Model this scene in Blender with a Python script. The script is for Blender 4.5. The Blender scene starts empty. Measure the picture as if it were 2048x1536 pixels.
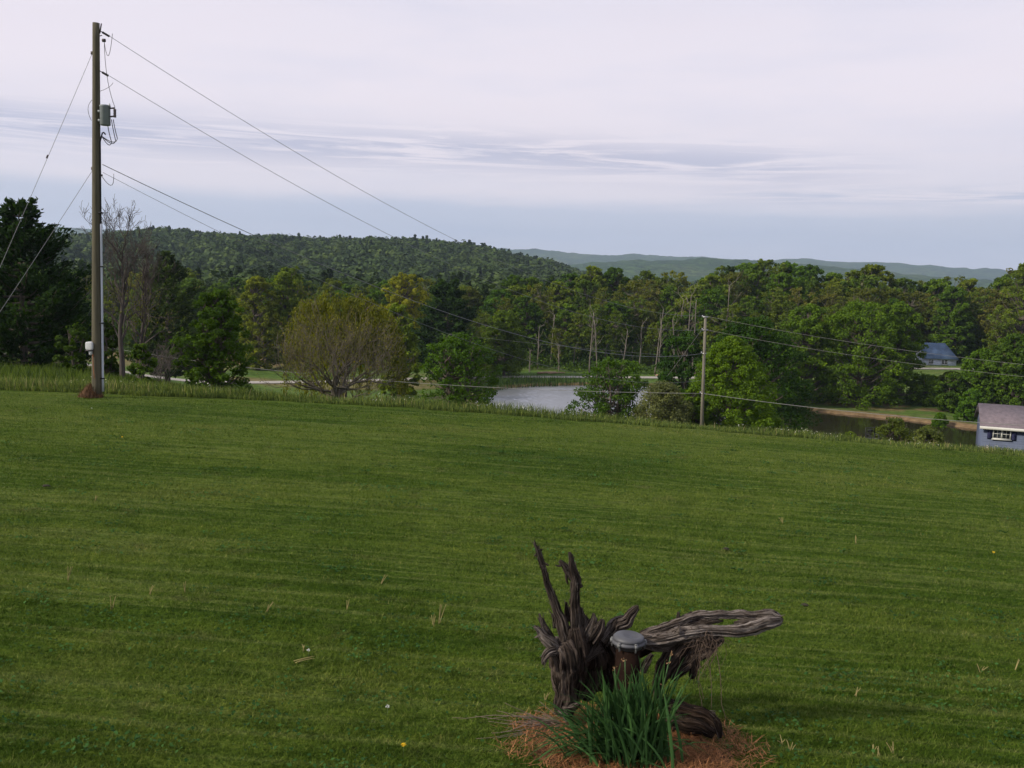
import bpy, math, random
import numpy as np
from mathutils import Vector, Matrix
SC = bpy.context.scene
COL = SC.collection
R = math.radians
# ------------------------------------------------------------------ camera
F_PX, PITCH, ROLL = 1900.0, math.atan(208/1900), R(1.5)
CAM = np.array([0.0, 0.0, 3.0])
_F = np.array([0, math.cos(PITCH), -math.sin(PITCH)])
_U0 = np.array([0, math.sin(PITCH), math.cos(PITCH)])
_X = np.array([1.0, 0, 0])
_U = _U0*math.cos(ROLL) - _X*math.sin(ROLL)
_R = _X*math.cos(ROLL) + _U0*math.sin(ROLL)
cd = bpy.data.cameras.new('camera'); cam = bpy.data.objects.new('camera', cd); COL.objects.link(cam)
cd.sensor_width = 36; cd.lens = F_PX/2048*36; cd.clip_start = 0.1; cd.clip_end = 30000
cam.matrix_world = Matrix(((_R[0], _U[0], -_F[0], CAM[0]), (_R[1], _U[1], -_F[1], CAM[1]), (_R[2], _U[2], -_F[2], CAM[2]), (0, 0, 0, 1)))
SC.camera = cam
def P(px, py, Y):
    """world point seen at photo position (px,py) at forward distance Y"""
    d = _F + _R*((px-1024)/F_PX) + _U*((768-py)/F_PX)
    return CAM + d*(Y/d[1])
def proj(p):
    v = np.asarray(p, float)-CAM
    z = v@_F
    return 1024+F_PX*(v@_R)/z, 768-F_PX*(v@_U)/z
# ------------------------------------------------------------------ light
SUN_EL, SUN_AZ = R(33), R(-112)          # azimuth measured from +Y towards +X
sd = bpy.data.lights.new('sun', 'SUN'); so = bpy.data.objects.new('sun', sd); COL.objects.link(so)
sd.energy = 4.1; sd.angle = R(5); sd.color = (1.0, 0.92, 0.78)
sv = Vector((math.sin(SUN_AZ)*math.cos(SUN_EL), math.cos(SUN_AZ)*math.cos(SUN_EL), math.sin(SUN_EL)))
so.rotation_euler = (-sv).to_track_quat('-Z', 'Y').to_euler()
so.location = (-30, -20, 40)
SC.view_settings.view_transform = 'Standard'; SC.view_settings.look = 'None'
SC.view_settings.exposure = 0.22; SC.view_settings.gamma = 1.0
SC.cycles.use_denoising = True
SC.cycles.max_bounces = 6; SC.cycles.diffuse_bounces = 3; SC.cycles.transmission_bounces = 3
SC.cycles.volume_bounces = 0; SC.cycles.caustics_reflective = False; SC.cycles.caustics_refractive = False
SC.cycles.use_adaptive_sampling = True; SC.cycles.adaptive_threshold = 0.02
SC.cycles.sample_clamp_indirect = 4

class NT:
    """small node-tree helper"""
    def __init__(s, tree): s.t = tree; s.t.nodes.clear()
    def n(s, typ, **kw):
        nd = s.t.nodes.new(typ)
        for k, v in kw.items():
            if k.startswith('i_'):
                nd.inputs[k[2:].replace('_', ' ')].default_value = v
            else: setattr(nd, k, v)
        return nd
    def l(s, a, b): s.t.links.new(a, b)
    def math(s, op, a, b=None, c=None, clamp=False):
        nd = s.t.nodes.new('ShaderNodeMath'); nd.operation = op; nd.use_clamp = clamp
        for i, v in enumerate((a, b, c)):
            if v is None: continue
            if isinstance(v, (int, float)): nd.inputs[i].default_value = v
            else: s.l(v, nd.inputs[i])
        return nd.outputs[0]
    def mix(s, fac, a, b, blend='MIX'):
        nd = s.t.nodes.new('ShaderNodeMix'); nd.data_type = 'RGBA'; nd.blend_type = blend
        for i, v in ((0, fac), (6, a), (7, b)):
            if isinstance(v, (int, float)): nd.inputs[i].default_value = v
            elif isinstance(v, tuple): nd.inputs[i].default_value = v if len(v) == 4 else (*v, 1)
            else: s.l(v, nd.inputs[i])
        return nd.outputs[2]
    def ramp(s, fac, stops, interp='LINEAR'):
        nd = s.t.nodes.new('ShaderNodeValToRGB'); cr = nd.color_ramp; cr.interpolation = interp
        while len(cr.elements) > 1: cr.elements.remove(cr.elements[-1])
        cr.elements[0].position = stops[0][0]; cr.elements[0].color = (*stops[0][1], 1)
        for p, c in stops[1:]:
            e = cr.elements.new(p); e.color = (*c, 1)
        s.l(fac, nd.inputs[0]); return nd.outputs[0]
    def noise(s, vec, scale, detail=3, rough=0.55, sc=(1, 1, 1), out=0, dist=0.0):
        mp = s.t.nodes.new('ShaderNodeMapping'); mp.inputs['Scale'].default_value = sc
        s.l(vec, mp.inputs[0])
        nd = s.t.nodes.new('ShaderNodeTexNoise'); nd.inputs['Scale'].default_value = scale
        nd.inputs['Detail'].default_value = detail; nd.inputs['Roughness'].default_value = rough
        nd.inputs['Distortion'].default_value = dist
        s.l(mp.outputs[0], nd.inputs['Vector']); return nd.outputs[out]

w = bpy.data.worlds.new('World'); SC.world = w; w.use_nodes = True
def build_world():
    t = NT(w.node_tree)
    tc = t.n('ShaderNodeTexCoord'); sep = t.n('ShaderNodeSeparateXYZ'); t.l(tc.outputs['Generated'], sep.inputs[0])
    az = t.math('ARCTAN2', sep.outputs[0], sep.outputs[1])
    el = t.math('ARCSINE', sep.outputs[2])
    elt = t.math('MULTIPLY_ADD', az, 0.006, el)               # cloud sheets dip towards the right
    cv = t.n('ShaderNodeCombineXYZ'); t.l(az, cv.inputs[0]); t.l(elt, cv.inputs[1])
    wob = t.noise(cv.outputs[0], 1.0, 4, 0.6, (4, 30, 1))
    e2 = t.math('MULTIPLY_ADD', t.math('SUBTRACT', wob, 0.5), 0.035, elt)
    base = t.ramp(t.math('MULTIPLY', e2, 1.0), [
        (0.0, (.66, .65, .745)), (.025, (.60, .61, .72)), (.050, (.535, .565, .695)), (.070, (.56, .585, .71)),
        (.088, (.79, .73, .80)), (.128, (.82, .75, .815)), (.19, (.855, .78, .845)), (.25, (.82, .76, .835)), (.31, (.745, .715, .815)), (.38, (.65, .66, .79)), (1.0, (.55, .57, .68))])
    # thin grey streak band
    band = t.math('SUBTRACT', t.math('MULTIPLY_ADD', t.math('MAXIMUM', az, 0.0), 0.045, el), 0.129)
    band = t.math('DIVIDE', band, 0.018)
    band = t.math('MULTIPLY', band, band)
    band = t.math('POWER', 2.718, t.math('MULTIPLY', band, -1.0))
    st = t.noise(cv.outputs[0], 1.0, 9, 0.66, (4.5, 85, 1), dist=0.9)
    stm = t.ramp(st, [(.42, (0, 0, 0)), (.54, (1, 1, 1))])
    lim = t.ramp(az, [(.0, (1, 1, 1)), (.24, (1, 1, 1)), (.40, (0.0, 0.0, 0.0))])
    m = t.math('MULTIPLY', t.math('MULTIPLY', band, stm), lim)
    c = t.mix(t.math('MULTIPLY', m, .80), base, (.475, .48, .62))
    # right small streaks, lower
    b2 = t.math('DIVIDE', t.math('SUBTRACT', elt, 0.091), 0.008)
    b2 = t.math('POWER', 2.718, t.math('MULTIPLY', t.math('MULTIPLY', b2, b2), -1.0))
    st2 = t.noise(cv.outputs[0], 1.0, 6, 0.65, (5, 110, 3), dist=0.5)
    st2 = t.ramp(st2, [(.40, (0, 0, 0)), (.54, (1, 1, 1))])
    lim2 = t.ramp(az, [(.17, (0, 0, 0)), (.28, (1, 1, 1)), (.48, (1, 1, 1)), (.55, (0, 0, 0))])
    c = t.mix(t.math('MULTIPLY', t.math('MULTIPLY', t.math('MULTIPLY', b2, st2), lim2), .75), c, (.46, .50, .65))
    # broad soft mottling
    big = t.noise(cv.outputs[0], 1.0, 4, 0.55, (2.2, 11, 1))
    c = t.mix(1.0, c, t.ramp(big, [(.3, (.90, .93, .97)), (.5, (1, 1, 1)), (.72, (1.0, .985, .98))]), 'MULTIPLY')
    bgc = t.n('ShaderNodeBackground'); t.l(c, bgc.inputs[0]); bgc.inputs[1].default_value = 1.0
    sky = t.n('ShaderNodeTexSky'); sky.sky_type = 'NISHITA'; sky.sun_disc = False
    sky.sun_elevation = SUN_EL; sky.sun_rotation = SUN_AZ
    bgs = t.n('ShaderNodeBackground'); t.l(sky.outputs[0], bgs.inputs[0]); bgs.inputs[1].default_value = 0.08
    ms = t.n('ShaderNodeMixShader'); ms.inputs[0].default_value = 0.9
    t.l(bgs.outputs[0], ms.inputs[1]); t.l(bgc.outputs[0], ms.inputs[2])
    o = t.n('ShaderNodeOutputWorld'); t.l(ms.outputs[0], o.inputs[0])
build_world()

# ------------------------------------------------------------------ noise in numpy
def _h(ix, iy, s):
    n = (ix.astype(np.int64)*374761393 + iy.astype(np.int64)*668265263 + s*974711) & 0x7fffffff
    n = ((n ^ (n >> 13))*1274126177) & 0x7fffffff
    return ((n ^ (n >> 16)) & 0xffff)/65535.0
def vnoise(x, y, s=0):
    x = np.asarray(x, float); y = np.asarray(y, float)
    ix = np.floor(x); iy = np.floor(y); fx = x-ix; fy = y-iy
    fx = fx*fx*(3-2*fx); fy = fy*fy*(3-2*fy)
    a = _h(ix, iy, s); b = _h(ix+1, iy, s); c = _h(ix, iy+1, s); d = _h(ix+1, iy+1, s)
    return (a*(1-fx)+b*fx)*(1-fy)+(c*(1-fx)+d*fx)*fy
def fbm(x, y, o=4, s=0):
    v = 0; a = .5; t = 0
    for i in range(o):
        v = v+a*vnoise(x*2**i, y*2**i, s+i*7); t += a; a *= .5
    return v/t
def sst(a, b, x):
    t = np.clip((x-a)/(b-a), 0, 1); return t*t*(3-2*t)

# ------------------------------------------------------------------ terrain
EDGE_Y = 27.5
_e = [(-300, 772), (0, 779), (193, 785), (500, 797), (800, 813), (1024, 829), (1400, 857), (1700, 882), (2048, 910), (2400, 936)]
_ep = np.array([P(a, b, EDGE_Y) for a, b in _e])
def z_edge(x): return np.interp(x, _ep[:, 0], _ep[:, 2])
WATER = -16.5
def XY(px, Y): return ((px-1024)/F_PX*Y, Y)
POND = np.array([XY(*q) for q in [(975, 165), (1010, 171), (1080, 176), (1160, 179), (1290, 181), (1400, 174), (1520, 160), (1620, 150), (1700, 147), (1800, 143),
        (1960, 135), (2100, 126), (2300, 112), (2250, 96), (2000, 98), (1700, 100), (1500, 104), (1300, 112), (1100, 116), (1000, 120), (965, 130), (950, 150)]])
def pond_sd(x, y):
    x = np.asarray(x, float); y = np.asarray(y, float)
    dmin = np.full(x.shape, 1e9); ins = np.zeros(x.shape, bool)
    n = len(POND)
    for i in range(n):
        a = POND[i]; b = POND[(i+1) % n]; e = b-a
        t = np.clip(((x-a[0])*e[0]+(y-a[1])*e[1])/(e@e), 0, 1)
        dmin = np.minimum(dmin, np.hypot(x-a[0]-t*e[0], y-a[1]-t*e[1]))
        c = ((a[1] > y) != (b[1] > y)) & (x < (b[0]-a[0])*(y-a[1])/(b[1]-a[1]+1e-12)+a[0])
        ins ^= c
    return np.where(ins, -dmin, dmin)
def prof(pts, D, treeh=0.0):
    a = np.array(pts, float)
    hy = 560+(a[:, 0]-1024)*math.tan(ROLL)
    return a[:, 0], 3+(hy-a[:, 1])/F_PX*D-treeh
H1 = prof([(-600, 470), (0, 470), (130, 474), (330, 470), (480, 474), (620, 481), (800, 487), (930, 491), (1000, 503), (1080, 524), (1150, 541), (1230, 556), (1400, 570), (2600, 610)], 1100, 12)
H2 = prof([(-600, 520), (900, 560), (1080, 546), (1150, 531), (1200, 525), (1300, 519), (1400, 519), (1480, 523), (1600, 532), (1800, 548), (2100, 575), (2600, 600)], 3500)
H3 = prof([(-700, 450), (0, 454), (115, 457), (190, 460), (260, 463), (330, 468), (500, 482), (800, 497), (940, 494), (985, 497), (1060, 500), (1120, 506), (1180, 512), (1260, 508), (1340, 513),
           (1400, 515), (1470, 521), (1540, 522), (1600, 519), (1640, 523), (1700, 525), (1850, 532), (1900, 537), (2000, 543), (2100, 548), (2600, 555)], 6500)
def gz(x, y):
    x = np.asarray(x, float); y = np.asarray(y, float)
    yy = np.maximum(y, 0.5)
    t = (y-5)/(EDGE_Y-5)
    lawn = (1-t)*(-.02*x)+t*z_edge(x)
    lawn = np.where(y < 5, -.02*x+np.clip(5-y, 0, 40)*.01, lawn)
    u = x/yy; px = 1024+F_PX*np.clip(u, -1.2, 1.2)
    xe = np.clip(u*EDGE_Y, -30, 34)
    s = np.interp(px, [-200, 120, 330, 600, 900, 1300, 2400], [.075, .088, .115, .155, .185, .19, .175])
    d = z_edge(xe)-s*(y-EDGE_Y) - .25*sst(0, 6, y-EDGE_Y)
    fl = -16.0 + .5*(fbm(x*.02, y*.02, 3, 5)-.5)
    k = 1.2; dd = (d-fl)/k
    hill = fl+k*np.log1p(np.exp(np.clip(dd, -30, 30)))
    hill = np.where(dd > 30, d, hill)
    z = np.where(y > EDGE_Y, hill, lawn)
    # a low rise of rough ground on the far bank at right, and behind the meadow at left
    z = z+np.where(y > 150, 2.2*sst(150, 215, y)*sst(1500, 1700, px)*(1-sst(215, 260, y)), 0)
    z = z+np.where(y > 165, 1.2*sst(178, 215, y)*(1-sst(500, 900, px)), 0)
    sdm = np.full(z.shape, 99.0)
    m = (y > 80) & (y < 200) & (x > -15) & (x < 170)
    if m.any(): sdm[m] = pond_sd(x[m], y[m])
    wig = (fbm(x*.35, y*.35, 3, 9)-.5)*1.6
    sdm = sdm+np.where(sdm < 50, wig, 0)
    z = np.where(sdm < 8, np.minimum(z, WATER+.05+.45*np.maximum(sdm, 0)), z)
    z = np.where(sdm < 0, WATER-np.minimum(1.5, -sdm*.3)-.05, z)
    # distant hills
    D = yy
    n1 = (fbm(px*.012, D*.004, 4, 21)-.5)
    b1 = sst(420, 1080, D+n1*200)*(1-sst(1150, 2200, D))
    z = z+b1*(np.interp(px, *H1)+16+n1*5)
    b2 = sst(2300, 3500, D+n1*300)*(1-sst(3550, 4700, D))
    z = z+b2*(np.interp(px, *H2)+16+n1*16+(fbm(x*.02, y*.02, 3, 3)-.5)*16)
    b3 = sst(4700, 6500, D+n1*500)*(1-sst(6550, 8300, D))
    z = z+b3*(np.interp(px, *H3)+16+(fbm(px*.03, D*.002, 4, 31)-.5)*22+(fbm(x*.012, y*.012, 3, 4)-.5)*26)
    return z
def g1(x, y): return float(gz(np.array([x]), np.array([y]))[0])

# ------------------------------------------------------------------ mesh helpers
class Geo:
    def __init__(s): s.v = []; s.f = []; s.n = 0; s.t = []; s.g = []
    def add(s, v, f, tint=0.5, g=None):
        v = np.asarray(v, float).reshape(-1, 3); f = np.asarray(f, int)
        s.v.append(v); s.f.append(f+s.n); s.n += len(v)
        tt = np.broadcast_to(np.asarray(tint, float), (len(v),)); s.t.append(tt)
        s.g.append(np.zeros((len(v), 3)) if g is None else g)
        return s
    def box(s, c, size, rz=0.0, tint=.5, M=None):
        c = np.array(c, float); h = np.array(size, float)/2
        v = np.array([(x, y, z) for z in (-1, 1) for y in (-1, 1) for x in (-1, 1)])*h
        if M is not None: v = v@np.array(M).T
        cz, sz = math.cos(rz), math.sin(rz)
        v = np.c_[v[:, 0]*cz-v[:, 1]*sz, v[:, 0]*sz+v[:, 1]*cz, v[:, 2]]+c
        return s.add(v, [(0, 2, 3, 1), (4, 5, 7, 6), (0, 1, 5, 4), (2, 6, 7, 3), (0, 4, 6, 2), (1, 3, 7, 5)], tint)
    def tube(s, path, rad, sides=6, tint=.5, cap=True, ridge=None, flat=1.0, seed=0):
        p = np.asarray(path, float); n = len(p)
        r = np.broadcast_to(np.asarray(rad, float), (n,)).copy()
        d = np.gradient(p, axis=0); d /= np.linalg.norm(d, axis=1)[:, None]+1e-9
        ref = np.array([0, 0, 1.0]) if abs(d[:, 2]).mean() < .8 else np.array([0.0, 1.0, 0])
        a = np.cross(d, ref); a /= np.linalg.norm(a, axis=1)[:, None]+1e-9
        b = np.cross(a, d)
        th = np.linspace(0, 2*math.pi, sides, endpoint=False)
        rr = np.ones((n, sides))
        L = np.r_[0, np.cumsum(np.linalg.norm(np.diff(p, axis=0), axis=1))]
        if ridge:
            rr = ridge(th[None, :], L[:, None], seed)
        v = p[:, None, :]+(a[:, None, :]*(np.cos(th)*1.0)[None, :, None]+b[:, None, :]*(np.sin(th)*flat)[None, :, None])*(r[:, None]*rr)[:, :, None]
        i = np.arange(n-1)[:, None]*sides; j = np.arange(sides)[None, :]; j2 = (j+1) % sides
        f = np.stack([i+j, i+j2, i+sides+j2, i+sides+j], -1).reshape(-1, 4)
        g = np.stack([np.broadcast_to(np.cos(th)[None, :], (n, sides)), np.broadcast_to(np.sin(th)[None, :], (n, sides)), np.broadcast_to(L[:, None], (n, sides))], -1).reshape(-1, 3).copy()
        g[:, 2] += seed*3.1
        s.add(v.reshape(-1, 3), f, tint, g)
        if cap:
            s.f.append(np.arange(sides)[None, ::-1]+s.n-n*sides); s.f.append(np.arange(sides)[None, :]+s.n-sides)
        return s
    def mesh(s, name, smooth=True):
        me = bpy.data.meshes.new(name)
        V = np.concatenate(s.v); me.vertices.add(len(V)); me.vertices.foreach_set('co', V.astype(np.float32).ravel())
        lt = np.concatenate([np.full(len(f), f.shape[1]) for f in s.f]); li = np.concatenate([f.ravel() for f in s.f])
        me.loops.add(len(li)); me.loops.foreach_set('vertex_index', li.astype(np.int32))
        me.polygons.add(len(lt)); ls = np.r_[0, np.cumsum(lt)[:-1]]
        me.polygons.foreach_set('loop_start', ls.astype(np.int32))
        try: me.polygons.foreach_set('loop_total', lt.astype(np.int32))
        except Exception: pass
        me.update(calc_edges=True)
        if smooth: me.polygons.foreach_set('use_smooth', np.ones(len(lt), bool))
        at = me.attributes.new('tint', 'FLOAT', 'POINT'); at.data.foreach_set('value', np.concatenate(s.t).astype(np.float32))
        G = np.concatenate(s.g)
        if np.any(G):
            at = me.attributes.new('grain', 'FLOAT_VECTOR', 'POINT'); at.data.foreach_set('vector', G.astype(np.float32).ravel())
        return me
    def build(s, name, mat, parent=None, smooth=True):
        return obj(name, s.mesh(name, smooth), mat, parent)
def obj(name, me, mat, parent=None):
    if mat is not None and not me.materials:
        for m in (mat if isinstance(mat, (list, tuple)) else [mat]): me.materials.append(m)
    o = bpy.data.objects.new(name, me); COL.objects.link(o)
    if parent is not None: o.parent = parent
    return o
def empty(name, loc=(0, 0, 0), rz=0.0):
    o = bpy.data.objects.new(name, None); COL.objects.link(o); o.location = tuple(float(q) for q in loc); o.rotation_euler.z = rz
    o.empty_display_size = .2; return o
def tag(o, label=None, cat=None, group=None, kind=None):
    if label: o['label'] = label
    if cat: o['category'] = cat
    if group: o['group'] = group
    if kind: o['kind'] = kind
    return o
rng = np.random.default_rng(7)

# ------------------------------------------------------------------ materials
def mat(name, col, rough=.8, metal=0.0, noise=0.0, nscale=5.0, stretch=(1, 1, 1), bump=0.0, spec=.3):
    m = bpy.data.materials.new(name); m.use_nodes = True; t = NT(m.node_tree)
    b = t.n('ShaderNodeBsdfPrincipled'); b.inputs['Roughness'].default_value = rough; b.inputs['Metallic'].default_value = metal
    b.inputs['Specular IOR Level'].default_value = spec
    o = t.n('ShaderNodeOutputMaterial'); t.l(b.outputs[0], o.inputs[0])
    if noise:
        tc = t.n('ShaderNodeTexCoord')
        nz = t.noise(tc.outputs['Object'], nscale, 5, .6, stretch)
        c = t.ramp(nz, [(.25, tuple(q*(1-noise) for q in col)), (.75, tuple(min(1, q*(1+noise)) for q in col))])
        t.l(c, b.inputs['Base Color'])
        if bump:
            bp = t.n('ShaderNodeBump'); bp.inputs['Strength'].default_value = 1; bp.inputs['Distance'].default_value = bump
            t.l(nz, bp.inputs['Height']); t.l(bp.outputs[0], b.inputs['Normal'])
    else: b.inputs['Base Color'].default_value = (*col, 1)
    return m
def leaf_mat(name, base=None, transl=.36, lo=.55, hi=1.5, yellow=(1.15, 1.05, .7)):
    m = bpy.data.materials.new(name); m.use_nodes = True; t = NT(m.node_tree)
    if base is None:
        oi = t.n('ShaderNodeObjectInfo'); c = oi.outputs['Color']
    else:
        rgb = t.n('ShaderNodeRGB'); rgb.outputs[0].default_value = (*base, 1); c = rgb.outputs[0]
    at = t.n('ShaderNodeAttribute'); at.attribute_name = 'tint'
    k = t.ramp(at.outputs['Fac'], [(0, (lo*.92, lo, lo*1.1)), (.5, (1, 1, 1)), (1, tuple(hi*q for q in yellow))])
    c = t.mix(1.0, c, k, 'MULTIPLY')
    d = t.n('ShaderNodeBsdfPrincipled'); d.inputs['Roughness'].default_value = .6; d.inputs['Specular IOR Level'].default_value = .06
    t.l(c, d.inputs['Base Color'])
    tr = t.n('ShaderNodeBsdfTranslucent'); t.l(t.mix(1.0, c, (1.3, 1.35, .6), 'MULTIPLY'), tr.inputs[0])
    ms = t.n('ShaderNodeMixShader'); ms.inputs[0].default_value = transl
    t.l(d.outputs[0], ms.inputs[1]); t.l(tr.outputs[0], ms.inputs[2])
    o = t.n('ShaderNodeOutputMaterial'); t.l(ms.outputs[0], o.inputs[0])
    return m
M_LEAF = leaf_mat('leaves')
M_BARK = mat('bark', (.085, .068, .055), .9, noise=.5, nscale=3, stretch=(3, 3, .6), bump=.03)
M_BARKP = mat('pale_bark', (.13, .11, .088), .9, noise=.45, nscale=2, stretch=(3, 3, .4), bump=.03)
M_TWIG = mat('twig_bark', (.105, .088, .078), .9, noise=.3, nscale=1)
M_OTWIG = mat('olive_twig_bark', (.105, .088, .062), .9, noise=.35, nscale=1)
M_DTWIG = mat('dark_twig_bark', (.062, .050, .044), .9, noise=.3, nscale=1)

def lawn_colour(t):
    """mown grass colour from world position: mower passes, patches and fine speckle"""
    ge = t.n('ShaderNodeNewGeometry'); pos = ge.outputs['Position']
    mp = t.n('ShaderNodeMapping'); mp.inputs['Rotation'].default_value = (0, 0, R(5)); t.l(pos, mp.inputs[0])
    p = mp.outputs[0]
    n1 = t.noise(p, .30, 5, .6, (.45, 1.0, 0.02), dist=.6)
    c = t.ramp(n1, [(.28, (.029, .061, .007)), (.45, (.050, .085, .010)), (.58, (.074, .108, .016)), (.72, (.098, .117, .027))])
    n2 = t.noise(p, 1.0, 4, .65, (.5, 4.2, 0.1), dist=.4)
    c = t.mix(1.0, c, t.ramp(n2, [(.3, (.68, .75, .68)), (.5, (1, 1, 1)), (.7, (1.28, 1.18, 1.2))]), 'MULTIPLY')
    n5 = t.noise(p, 1.0, 3, .6, (.09, 8.5, 0.1), dist=.15)
    c = t.mix(t.ramp(n5, [(.50, (0, 0, 0)), (.62, (.75, .75, .75))]), c, (.108, .138, .033))
    n4 = t.noise(p, 1.7, 3, .6, (1, 1, .2))
    c = t.mix(t.ramp(n4, [(.60, (0, 0, 0)), (.75, (.35, .35, .35))]), c, (.105, .092, .042))
    n6 = t.noise(p, 4.5, 4, .7, (.7, 1.3, 1))
    c = t.mix(1.0, c, t.ramp(n6, [(.32, (.60, .66, .6)), (.48, (1, 1, 1)), (.7, (1.22, 1.16, 1.15))]), 'MULTIPLY')
    n3 = t.noise(p, 22, 4, .7, (1, 1.4, 1))
    c = t.mix(1.0, c, t.ramp(n3, [(.3, (.45, .55, .5)), (.5, (1, 1, 1)), (.7, (1.5, 1.4, 1.5))]), 'MULTIPLY')
    return c, n3, n2
def make_lawn_mat():
    m = bpy.data.materials.new('mown_lawn'); m.use_nodes = True; t = NT(m.node_tree)
    c, n3, n2 = lawn_colour(t)
    b = t.n('ShaderNodeBsdfPrincipled'); b.inputs['Roughness'].default_value = .9; b.inputs['Specular IOR Level'].default_value = .03
    t.l(c, b.inputs['Base Color'])
    bp = t.n('ShaderNodeBump'); bp.inputs['Distance'].default_value = .035; t.l(n3, bp.inputs['Height'])
    bp2 = t.n('ShaderNodeBump'); bp2.inputs['Distance'].default_value = .12; t.l(n2, bp2.inputs['Height']); t.l(bp.outputs[0], bp2.inputs['Normal'])
    t.l(bp2.outputs[0], b.inputs['Normal'])
    o = t.n('ShaderNodeOutputMaterial'); t.l(b.outputs[0], o.inputs[0]); return m
def make_blade_mat():
    m = bpy.data.materials.new('mown_grass_blades'); m.use_nodes = True; t = NT(m.node_tree)
    c, n3, n2 = lawn_colour(t)
    at = t.n('ShaderNodeAttribute'); at.attribute_name = 'tint'
    c = t.mix(1.0, c, t.ramp(at.outputs['Fac'], [(0, (.8, .9, .8)), (.6, (1.35, 1.35, 1.2)), (.9, (1.9, 1.7, 1.9)), (1, (2.6, 1.9, 3.2))]), 'MULTIPLY')
    d = t.n('ShaderNodeBsdfPrincipled'); d.inputs['Roughness'].default_value = .7; d.inputs['Specular IOR Level'].default_value = .04; t.l(c, d.inputs['Base Color'])
    tr = t.n('ShaderNodeBsdfTranslucent'); t.l(c, tr.inputs[0])
    ms = t.n('ShaderNodeMixShader'); ms.inputs[0].default_value = .35; t.l(d.outputs[0], ms.inputs[1]); t.l(tr.outputs[0], ms.inputs[2])
    o = t.n('ShaderNodeOutputMaterial'); t.l(ms.outputs[0], o.inputs[0]); return m
def make_ground_mat():
    m = bpy.data.materials.new('meadow'); m.use_nodes = True; t = NT(m.node_tree)
    ge = t.n('ShaderNodeNewGeometry'); pos = ge.outputs['Position']
    n1 = t.noise(pos, .06, 5, .6, (.5, 1, 1)); n2 = t.noise(pos, .8, 4, .65)
    c = t.ramp(n1, [(.3, (.045, .085, .014)), (.5, (.07, .115, .02)), (.66, (.10, .12, .035))])
    c = t.mix(1.0, c, t.ramp(n2, [(.3, (.6, .65, .6)), (.7, (1.35, 1.3, 1.3))]), 'MULTIPLY')
    at = t.n('ShaderNodeAttribute'); at.attribute_name = 'tint'   # 1 = bare/dry soil, from the land-use map of the terrain
    soil = t.ramp(n2, [(.3, (.10, .062, .032)), (.7, (.23, .15, .085))])
    c = t.mix(at.outputs['Fac'], c, soil)
    b = t.n('ShaderNodeBsdfPrincipled'); b.inputs['Roughness'].default_value = .9; b.inputs['Specular IOR Level'].default_value = .1
    t.l(c, b.inputs['Base Color'])
    bp = t.n('ShaderNodeBump'); bp.inputs['Distance'].default_value = .4; t.l(n2, bp.inputs['Height']); t.l(bp.outputs[0], b.inputs['Normal'])
    o = t.n('ShaderNodeOutputMaterial'); t.l(b.outputs[0], o.inputs[0]); return m
def make_far_mat():
    m = bpy.data.materials.new('wooded_hillside'); m.use_nodes = True; t = NT(m.node_tree)
    ge = t.n('ShaderNodeNewGeometry'); pos = ge.outputs['Position']
    n1 = t.noise(pos, .003, 4, .6); n2 = t.noise(pos, .035, 4, .7)
    c = t.ramp(n1, [(.35, (.022, .045, .018)), (.5, (.035, .065, .02)), (.68, (.06, .08, .03))])
    c = t.mix(1.0, c, t.ramp(n2, [(.35, (.35, .4, .45)), (.5, (1, 1, 1)), (.68, (2.1, 1.9, 1.6))]), 'MULTIPLY')
    b = t.n('ShaderNodeBsdfPrincipled'); b.inputs['Roughness'].default_value = 1; b.inputs['Specular IOR Level'].default_value = 0
    t.l(c, b.inputs['Base Color'])
    bp = t.n('ShaderNodeBump'); bp.inputs['Distance'].default_value = 14; t.l(n2, bp.inputs['Height']); t.l(bp.outputs[0], b.inputs['Normal'])
    o = t.n('ShaderNodeOutputMaterial'); t.l(b.outputs[0], o.inputs[0]); return m
def make_water_mat():
    m = bpy.data.materials.new('pond_water'); m.use_nodes = True; t = NT(m.node_tree)
    ge = t.n('ShaderNodeNewGeometry'); pos = ge.outputs['Position']
    n1 = t.noise(pos, 1.6, 3, .6, (1.0, 1.0, 1)); n2 = t.noise(pos, .05, 2, .5)
    b = t.n('ShaderNodeBsdfPrincipled'); b.inputs['Base Color'].default_value = (.022, .019, .011, 1)
    b.inputs['IOR'].default_value = 2.1; b.inputs['Specular IOR Level'].default_value = .8
    sp = t.n('ShaderNodeSeparateXYZ'); t.l(pos, sp.inputs[0])
    # wind ruffles the open end of the pond, the sheltered end under the trees stays calm
    op = t.math('SUBTRACT', 1.0, t.math('DIVIDE', t.math('SUBTRACT', sp.outputs[0], 32.0), 14.0, clamp=True), clamp=True)
    bp = t.n('ShaderNodeBump'); bp.inputs['Distance'].default_value = .5
    t.l(t.math('MULTIPLY_ADD', op, .05, .03), bp.inputs['Strength'])
    t.l(t.math('MULTIPLY_ADD', op, .30, .05), b.inputs['Roughness'])
    t.l(t.math('MULTIPLY_ADD', op, 2.3, 1.5), b.inputs['IOR'])  # index far above real water, brightens the sky reflection at the open end
    t.l(n1, bp.inputs['Height']); t.l(bp.outputs[0], b.inputs['Normal'])
    o = t.n('ShaderNodeOutputMaterial'); t.l(b.outputs[0], o.inputs[0]); return m
M_LAWN, M_BLADE, M_GROUND, M_FAR, M_WATER = make_lawn_mat(), make_blade_mat(), make_ground_mat(), make_far_mat(), make_water_mat()
M_ROAD = mat('gravel_road', (.31, .28, .245), .95, noise=.2, nscale=1.5)

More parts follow.
